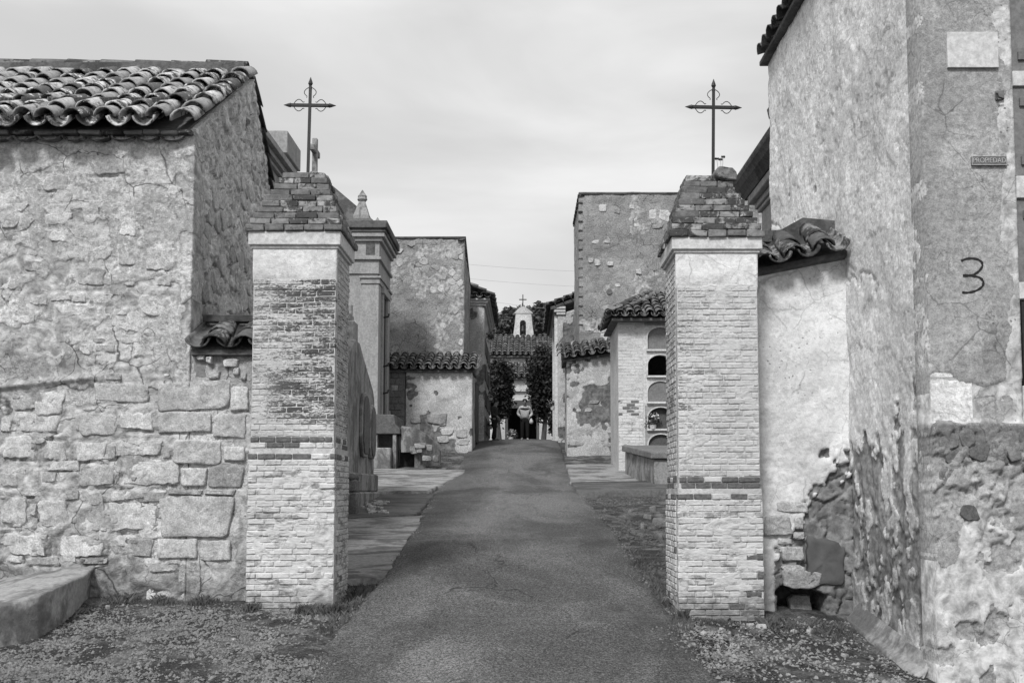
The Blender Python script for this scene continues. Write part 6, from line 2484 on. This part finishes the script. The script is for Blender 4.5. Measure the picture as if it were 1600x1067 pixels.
def person(label, foot, h, facing, pose, mats, group=None):
    """facing: angle of the body's front about z (0 = towards the camera)"""
    k = h / 1.75
    t = thing('person', label, 'person', foot, group)
    Rz = Matrix.Rotation(facing, 4, 'Z')
    B = Vector(foot)

    def w(x, y, z):           # body space: x to its left, -y forward
        return B + (Rz @ Vector((x * k, y * k, z * k)))
    hl, hr = pose['hands']
    el_, er_ = pose['elbows']
    st = pose.get('stride', 0)
    lean = pose.get('lean', 0)
    J = dict(pel=(0, 0, .93), ch=(0, -.02 * lean, 1.28), nk=(0, -.05 * lean, 1.47), hd=(0, -.11 * lean, 1.57), tp=(0, -.13 * lean, 1.66))
    # body: one continuous figure
    V = [w(*J['pel']), w(0, -.01, 1.10), w(*J['ch']), w(*J['nk']), w(J['hd'][0], J['hd'][1], 1.555), w(J['hd'][0], J['hd'][1] - .01, 1.64), w(J['tp'][0], J['tp'][1], 1.72)]
    R = [(.15, .11), (.14, .10), (.16, .11), (.055, .055), (.072, .085), (.078, .095), (.045, .055)]
    E = [(0, 1), (1, 2), (2, 3), (3, 4), (4, 5), (5, 6)]

    def chain(start, pts, rr):
        p = start
        for q, r in zip(pts, rr):
            V.append(w(*q))
            R.append(r)
            E.append((p, len(V) - 1))
            p = len(V) - 1
    for s, el2, ha in ((1, el_, hl), (-1, er_, hr)):
        chain(2, [(s * .19, 0, 1.40), el2, ha, (ha[0] - s * .01, ha[1] - .035, ha[2] - .07)], [.060, .045, .032, (.035, .018)])
        chain(0, [(s * .10, 0, .86), (s * .105, -.02 + s * st * .4, .49), (s * .11, .02 + s * st, .09), (s * .125, -.12 + s * st, .04)], [.095, .065, .045, .04])
    skin('body', V, E, R, M_skin, t)
    # hands: fingers and thumb
    for s, ha in ((1, hl), (-1, hr)):
        for f_ in range(5):
            off = (f_ - 1.5) * .018 if f_ < 4 else 0
            b = (ha[0] - s * .01, ha[1] - .035 + off, ha[2] - .06)
            if f_ == 4:
                pts = [w(ha[0] - s * .02, ha[1] - .06, ha[2] - .03), w(ha[0] - s * .05, ha[1] - .08, ha[2] - .06), w(ha[0] - s * .06, ha[1] - .08, ha[2] - .085)]
            else:
                L = (.075, .085, .08, .06)[f_]
                pts = [w(*b), w(b[0] - s * .012, b[1], b[2] - L * .5), w(b[0] - s * .035, b[1], b[2] - L)]
            Acc().tube(pts, [.0095 * k, .009 * k, .007 * k], 6).build('finger', M_skin, t, smooth=True)
    # jacket
    V = [w(0, 0, .90), w(0, -.01, 1.05), w(*J['ch']), w(0, J['nk'][1] * .7, 1.42), w(0, J['nk'][1], 1.47)]
    R = [(.195, .14), (.19, .145), (.20, .145), (.13, .10), (.075, .075)]
    E = [(0, 1), (1, 2), (2, 3), (3, 4)]
    for s, el2, ha in ((1, el_, hl), (-1, er_, hr)):
        chain(2, [(s * .20, 0, 1.385), el2, (el2[0] + (ha[0] - el2[0]) * .9, el2[1] + (ha[1] - el2[1]) * .9, el2[2] + (ha[2] - el2[2]) * .9)], [.085, .07, .055])
    j = skin('jacket', V, E, R, mats[0], t)
    # trousers
    V = [w(0, 0, 1.0), w(0, 0, .90)]
    R = [(.165, .12), (.17, .125)]
    E = [(0, 1)]
    for s in (1, -1):
        chain(1, [(s * .105, 0, .82), (s * .11, -.02 + s * st * .4, .49), (s * .115, .02 + s * st, .07)], [.115, .085, .075])
    skin('trousers', V, E, R, mats[1], t)
    for s in (1, -1):
        skin('shoe', [w(s * .115, .06 + s * st, .05), w(s * .12, -.06 + s * st, .045), w(s * .135, -.17 + s * st, .035)], [(0, 1), (1, 2)], [.05, .05, .038], mats[2], t)
    # hair cap and face
    hc_ = w(J['hd'][0], J['hd'][1] + .018, 1.665)
    ha_ = Acc().lathe([(.098 * k, -.05 * k), (.102 * k, 0), (.095 * k, .04 * k), (.07 * k, .075 * k), (.02 * k, .092 * k)], hc_.x, hc_.y, hc_.z, 12)
    ha_.build('hair', M_hair, t, smooth=True)
    Acc().tube([w(0, J['hd'][1] - .085, 1.63), w(0, J['hd'][1] - .115, 1.60), w(0, J['hd'][1] - .09, 1.585)], [.010 * k, .016 * k, .012 * k], 6).build('nose', M_skin, t, smooth=True)
    for s in (1, -1):
        e = w(s * .033, J['hd'][1] - .09, 1.635)
        Acc().lathe([(.004, -.008), (.012, 0), (.004, .008)], e.x, e.y, e.z, 6).build('eye', M_hair, t)
        e = w(s * .088, J['hd'][1], 1.61)
        Acc().lathe([(.008, -.03), (.014, 0), (.008, .03)], e.x, e.y, e.z, 6).build('ear', M_skin, t)
    return t, w


f0 = ground_px(819, 691)
fy = 43.0
fx = P(820, 690, fy).x
zr = float(smooth_prof(np.array([fy]))[0]) + .05
man, w_ = person('man in a pale jacket and dark trousers standing on the lane before the chapel', (fx, fy, zr), 1.74, 0,
                 dict(hands=((.20, -.10, .98), (-.19, -.13, 1.0)), elbows=((.30, .08, 1.12), (-.30, .08, 1.13)), stride=.03, lean=1.2), (M_jacket, M_cloth, M_fillet))
# dark stripe across the chest
V, Fq = [], []
for i in range(17):
    a_ = math.pi * (i / 16) + math.pi
    for dz in (-.022, .022):
        V.append(w_(.228 * math.cos(a_), -.02 + .176 * math.sin(a_), 1.335 + dz))
        V.append(w_(.198 * math.cos(a_), -.02 + .150 * math.sin(a_), 1.335 + dz))
for i in range(16):
    a0, b0 = 4 * i, 4 * i + 4
    Fq += [(a0, b0, b0 + 2, a0 + 2), (a0 + 2, b0 + 2, b0 + 3, a0 + 3), (a0 + 1, a0 + 3, b0 + 3, b0 + 1), (a0, a0 + 1, b0 + 1, b0)]
obj('jacket_stripe', mesh('jacket_stripe', V, Fq, True), M_cloth, man)
# white bag held at his side
bgc = w_(.27, -.12, .80)
bag = Acc().lathe([(.03, -.11), (.07, -.09), (.085, -.03), (.065, .04), (.03, .09), (.015, .12)], bgc.x, bgc.y, bgc.z, 10)
bo = bag.build('carrier_bag', M_fillet, None, smooth=True, jitter=.006)
tag(bo, 'small white bag hanging from the hand of the man in the pale jacket', 'bag')

py_ = 41.3
px_ = P(772, 690, py_).x
person('person in dark clothes standing in profile against the left white house', (px_, py_, float(gz(px_, py_)) + .03), 1.70, math.radians(80),
       dict(hands=((.13, -.16, 1.0), (-.13, -.16, 1.02)), elbows=((.24, .04, 1.10), (-.24, .04, 1.10)), stride=.06, lean=.8), (M_cloth2, M_cloth, M_cloth))


# ================================================================== NEAR GROUND DETAIL
random.seed(77)
# low rendered bench wall at the left edge
bn = thing('stone_bench', 'low curved rendered bench wall at the foot of the rubble house', 'bench', (-4.9, 9.2, float(gz(-4.9, 9.2))))
fb = [(-70, 1020), (0, 1002), (60, 988), (100, 965), (132, 935), (160, 912), (180, 905)]      # foot of the front
ft = [(-70, 962), (0, 946), (60, 931), (100, 914), (138, 897), (163, 888), (182, 885)]        # top front edge
bk_ = [(-70, 915), (0, 905), (60, 893), (100, 887), (145, 884), (172, 883), (184, 883)]       # top back edge on the wall
V, Fq = [], []
N_ = 110
tt = np.linspace(0, 1, len(fb))
for i in range(N_ + 1):
    t = i / N_
    f_ = [float(np.interp(t, tt, [p[k] for p in fb])) for k in (0, 1)]
    g_ = ground_px(*f_)
    tu, tv = [float(np.interp(t, tt, [p[k] for p in ft])) for k in (0, 1)]
    bu, bv = [float(np.interp(t, tt, [p[k] for p in bk_])) for k in (0, 1)]
    A = Vector((g_.x, g_.y, g_.z - .12))
    B = P(tu, tv, g_.y + .02)
    C = P(bu, bv, YF + .03)
    row_ = [A, A.lerp(B, .45), A.lerp(B, .80), B + Vector((0, .0, -.02)), B + Vector((0, .025, .004)), B.lerp(C, .3), B.lerp(C, .65), C]
    for k, p in enumerate(row_):
        nz = float(fbm(np.array([p.x * 6.0]), np.array([p.y * 6 + p.z * 6]), 4, 900)[0]) - .5
        am = .08 if 0 < k < 3 else .05
        V.append((p.x + nz * .02, p.y + nz * am, p.z + nz * (.035 if k > 2 else .01)))
m_ = 8
for i in range(N_):
    for k in range(m_ - 1):
        Fq.append((i * m_ + k, (i + 1) * m_ + k, (i + 1) * m_ + k + 1, i * m_ + k + 1))
Fq.append(tuple(N_ * m_ + k for k in range(m_)))
obj('bench_body', mesh('bench_body', V, Fq, True), M_bench, bn)


def scatter(n, x0, x1, y0, y1, dens, smin, smax, up=0.0, sk=2.2):
    n3 = n * 3
    X = rng.uniform(x0, x1, n3)
    Y = rng.uniform(y0, y1, n3)
    l, r = road_edges(Y)
    ok = ((X < l - .01) | (X > r + .01)) & (rng.random(n * 3) < dens(X, Y))
    X, Y = X[ok][:n], Y[ok][:n]
    fz = gnoise(X, Y)
    Z = gz(X, Y) + fz + up
    S = smin + (smax - smin) * rng.random(len(X)) ** sk
    return X, Y, Z, S


def gd(X, Y):
    l, r = road_edges(Y)
    n = fbm(X * 1.1, Y * 1.1, 4, 910)
    d = np.clip((n - .22) * 3.6, .10, 1)
    return d * np.clip((YF - .15 - Y) * 1.5 + .1, 0, 1)


g1 = pebbles('gravel', *scatter(42000, -6.2, -1.3, 6.2, 10.85, gd, .006, .027), M_peb)
tag(g1, 'loose pale gravel strewn over the earth before the rubble house', 'gravel', kind='stuff')
g2 = pebbles('gravel', *scatter(9000, 1.1, 3.4, 5.2, 10.6, lambda X, Y: np.clip((fbm(X * 1.3, Y * 1.3, 4, 920) - .34) * 3, .05, 1) * np.where((Y > 8.6) & (X > 1.9), .45, 1), .006, .030), M_peb)
tag(g2, 'loose gravel and litter between the lane and the flaking building', 'gravel', kind='stuff')
g3 = pebbles('gravel', *scatter(5000, 1.0, 3.6, 11.2, 22.3, lambda X, Y: np.clip((fbm(X * 1.1, Y * 1.1, 4, 930) - .40) * 3, .05, 1), .010, .055, sk=2.2), mat_stone('dark_gravel', .15, .5, .06, 1, .004, .3))
tag(g3, 'dark rubble and gravel behind the right pillar', 'gravel', kind='stuff')
g4 = pebbles('gravel', *scatter(2500, -3.5, -1.6, 11.2, 34, lambda X, Y: np.clip((fbm(X * 1.1, Y * 1.1, 4, 940) - .45) * 3, .02, 1), .008, .035, sk=2.6), M_peb)
tag(g4, 'scattered grit along the left edge of the lane', 'gravel', kind='stuff')

# grit spilled over the road edges
Y = rng.uniform(6.0, 30, 5200)
l, r = road_edges(Y)
dd = np.abs(rng.normal(0, .09, 5200))
lf = rng.random(5200) < .5
X = np.where(lf, l + dd - .03, r - dd + .03)
keep = rng.random(5200) < sst(.40, .62, fbm(Y * 1.7, lf * 5.0, 4, 977))
X, Y = X[keep], Y[keep]
l, r = road_edges(Y)
tq = (X - l) / (r - l)
Z = smooth_prof(Y) + .045 - .05 * (2 * tq - 1) ** 2 + (fbm(X * 1.1, Y * 1.1, 4, 51) - .5) * .035 + .010
g5 = pebbles('road_grit', X, Y, Z, .004 + .012 * rng.random(len(X)) ** 2, M_peb)
tag(g5, 'fine grit spilled over both edges of the asphalt lane', 'gravel', kind='stuff')

# larger loose stones, each its own
LOOSE = [(330, 950, .07), (365, 995, .05), (300, 1020, .05), (560, 880, .07), (548, 905, .09), (1100, 985, .06), (1128, 978, .05), (1190, 978, .09), (1172, 974, .07), (1148, 1004, .05), (1175, 1013, .05),
         (1320, 1018, .08), (1362, 1054, .07), (1265, 985, .10), (1240, 982, .08), (1020, 795, .22), (1035, 815, .26), (1005, 822, .18), (1030, 838, .20), (945, 795, .10), (1012, 806, .15), (985, 800, .10), (930, 798, .09), (676, 800, .10), (168, 942, .07)]
for i, (u, v, s) in enumerate(LOOSE):
    q = ground_px(u, v)
    me = stone_mesh(outline(s * 1.35, s * random.uniform(.7, 1.1), 9, 3, .3), s * .45, s * .3, 1.0)
    o = obj('loose_stone', me, M_stone_d if v > 930 else M_darkstone, None, Matrix.Translation((q.x, q.y, q.z + float(gnoise(q.x, q.y)) - s * .05)) @ Matrix.Rotation(random.uniform(0, 6), 4, 'Z') @ Matrix.Rotation(random.uniform(-.2, .2), 4, 'X'))
    if u < 700:
        tag(o, 'loose stone lying on the gravel left of the lane', 'stone', 'loose stones left of the lane')
    elif v > 930:
        tag(o, 'loose stone lying on the litter at the foot of the right pillar and wall', 'stone', 'loose stones at the right pillar')
    else:
        tag(o, 'loose broken stone on the dark rubble behind the right pillar', 'stone', 'loose stones behind the right pillar')


# dry grass along the wall feet
def strip(u0, u1, y, n, spread, h):
    x0, x1 = u0, u1
    X = rng.uniform(x0, x1, n)
    Y = y - np.abs(rng.normal(0, spread, n))
    cl_ = sst(.40, .62, fbm(X * 5, X * 0 + y, 4, 966))
    Z = gz(X, Y) - .03
    return X, Y, Z, rng.uniform(.2, 1, n) * h * (.12 + .88 * cl_)


gs = [strip(-5.0, -2.75, YF - .02, 2600, .10, .10), strip(-2.85, -1.8, LY - .04, 2200, .08, .11), strip(1.45, 2.45, RYF - .03, 2600, .09, .13), strip(2.4, 3.3, 10.5, 900, .25, .09)]
X = rng.uniform(-1.9, -1.55, 700); Y = rng.uniform(9.6, 11.6, 700)
gs.append((X, Y, gz(X, Y) - .02, rng.uniform(.03, .09, 700)))
X = rng.uniform(1.3, 1.6, 900); Y = rng.uniform(9.6, 14, 900)
gs.append((X, Y, gz(X, Y) - .02, rng.uniform(.02, .07, 900)))
gg = blades('dry_grass', *[np.concatenate([g[i] for g in gs]) for i in range(4)], M_grass, 1.2, .003)
tag(gg, 'short dry grass growing along the feet of pillars and walls', 'grass', kind='stuff')

# dead leaves on the litter to the right
n = 2600
X, Y, Z, S = scatter(n, 1.2, 3.4, 6.5, 10.5, lambda X, Y: np.clip((fbm(X * 1.2, Y * 1.2, 4, 955) - .35) * 3, .05, 1), .010, .028)
n = len(X)
an = rng.uniform(0, 6.28, n)
tl = rng.normal(0, .35, (n, 2))
V = []
for sx, sy in ((-1, 0), (0, -.45), (1, 0), (0, .45)):
    dx, dy = sx * S, sy * S
    rx_ = dx * np.cos(an) - dy * np.sin(an)
    ry_ = dx * np.sin(an) + dy * np.cos(an)
    V.append(np.stack([X + rx_, Y + ry_, Z + .012 + rx_ * tl[:, 0] + ry_ * tl[:, 1]], -1))
V = np.stack(V, 1).reshape(-1, 3)
lv = obj('dead_leaves', np_mesh('dead_leaves', V, np.arange(len(V)).reshape(-1, 4), False), mat_stone('dead_leaf', .12, .6, .04, 1, .002, .3))
tag(lv, 'dark dead leaves scattered at the foot of the right pillar', 'leaves', kind='stuff')

# overhead wires far off
for i, (u0, v0, u1, v1) in enumerate(((700, 410, 940, 425), (700, 432, 940, 449), (740, 466, 900, 486))):
    a, b = P(u0, v0, 72 + i), P(u1, v1, 76 + i)
    pts = [a + (b - a) * (k / 16) - Vector((0, 0, .12 * (1 - (k / 8 - 1) ** 2))) for k in range(17)]
    wv = Acc().tube(pts, .010, 5).build('overhead_wire', M_wire, None)
    tag(wv, ('uppermost thin overhead wire crossing the sky before the trees', 'middle thin overhead wire crossing the sky before the trees', 'lowest thin overhead wire close above the bell gable')[i], 'wire', 'overhead wires')


# ================================================================== second level of parts
def under(o, p):
    o.parent = p
    o.matrix_parent_inverse = wm(p).inverted()


def kind_of(o):
    return o.name.split('.')[0]


SUB = {'roof_tile': 'roof_deck', 'ridge_tile': 'roof_deck', 'hip_tile': 'roof_deck', 'ridge_mortar': 'roof_deck', 'bell': 'bell_gable', 'bell_yoke': 'bell_gable', 'gable_pediment': 'bell_gable',
       'roof_cross': 'bell_gable', 'jacket_stripe': 'jacket', 'finger': 'body', 'hair': 'body', 'nose': 'body', 'eye': 'body', 'ear': 'body', 'drain_mouth': 'drain_pipe',
       'finial_knob': 'finial', 'rim': 'plate', 'letters': 'plate', 'coping_tile': 'coping_bed', 'slab_bolt': 'niche_slab', 'cap_brick': 'cap_core', 'niche_ledge': 'niche_face', 'niche_rim': 'niche_face'}


def centre(o):
    b = [wm(o) @ Vector(c) for c in o.bound_box]
    return sum(b, Vector()) / 8


for t in [o for o in COL.objects if o.parent is None and o.type == 'EMPTY']:
    kids = list(t.children)
    by = {}
    for k in kids:
        by.setdefault(kind_of(k), []).append(k)
    for ck, pk in SUB.items():
        if ck in by and pk in by:
            cents = [centre(p) for p in by[pk]]
            for k in by[ck]:
                c = centre(k)
                under(k, by[pk][min(range(len(cents)), key=lambda i: (cents[i] - c).length)])
for o in COL.objects:
    if kind_of(o) == 'roof_deck':
        o.name = 'roof'
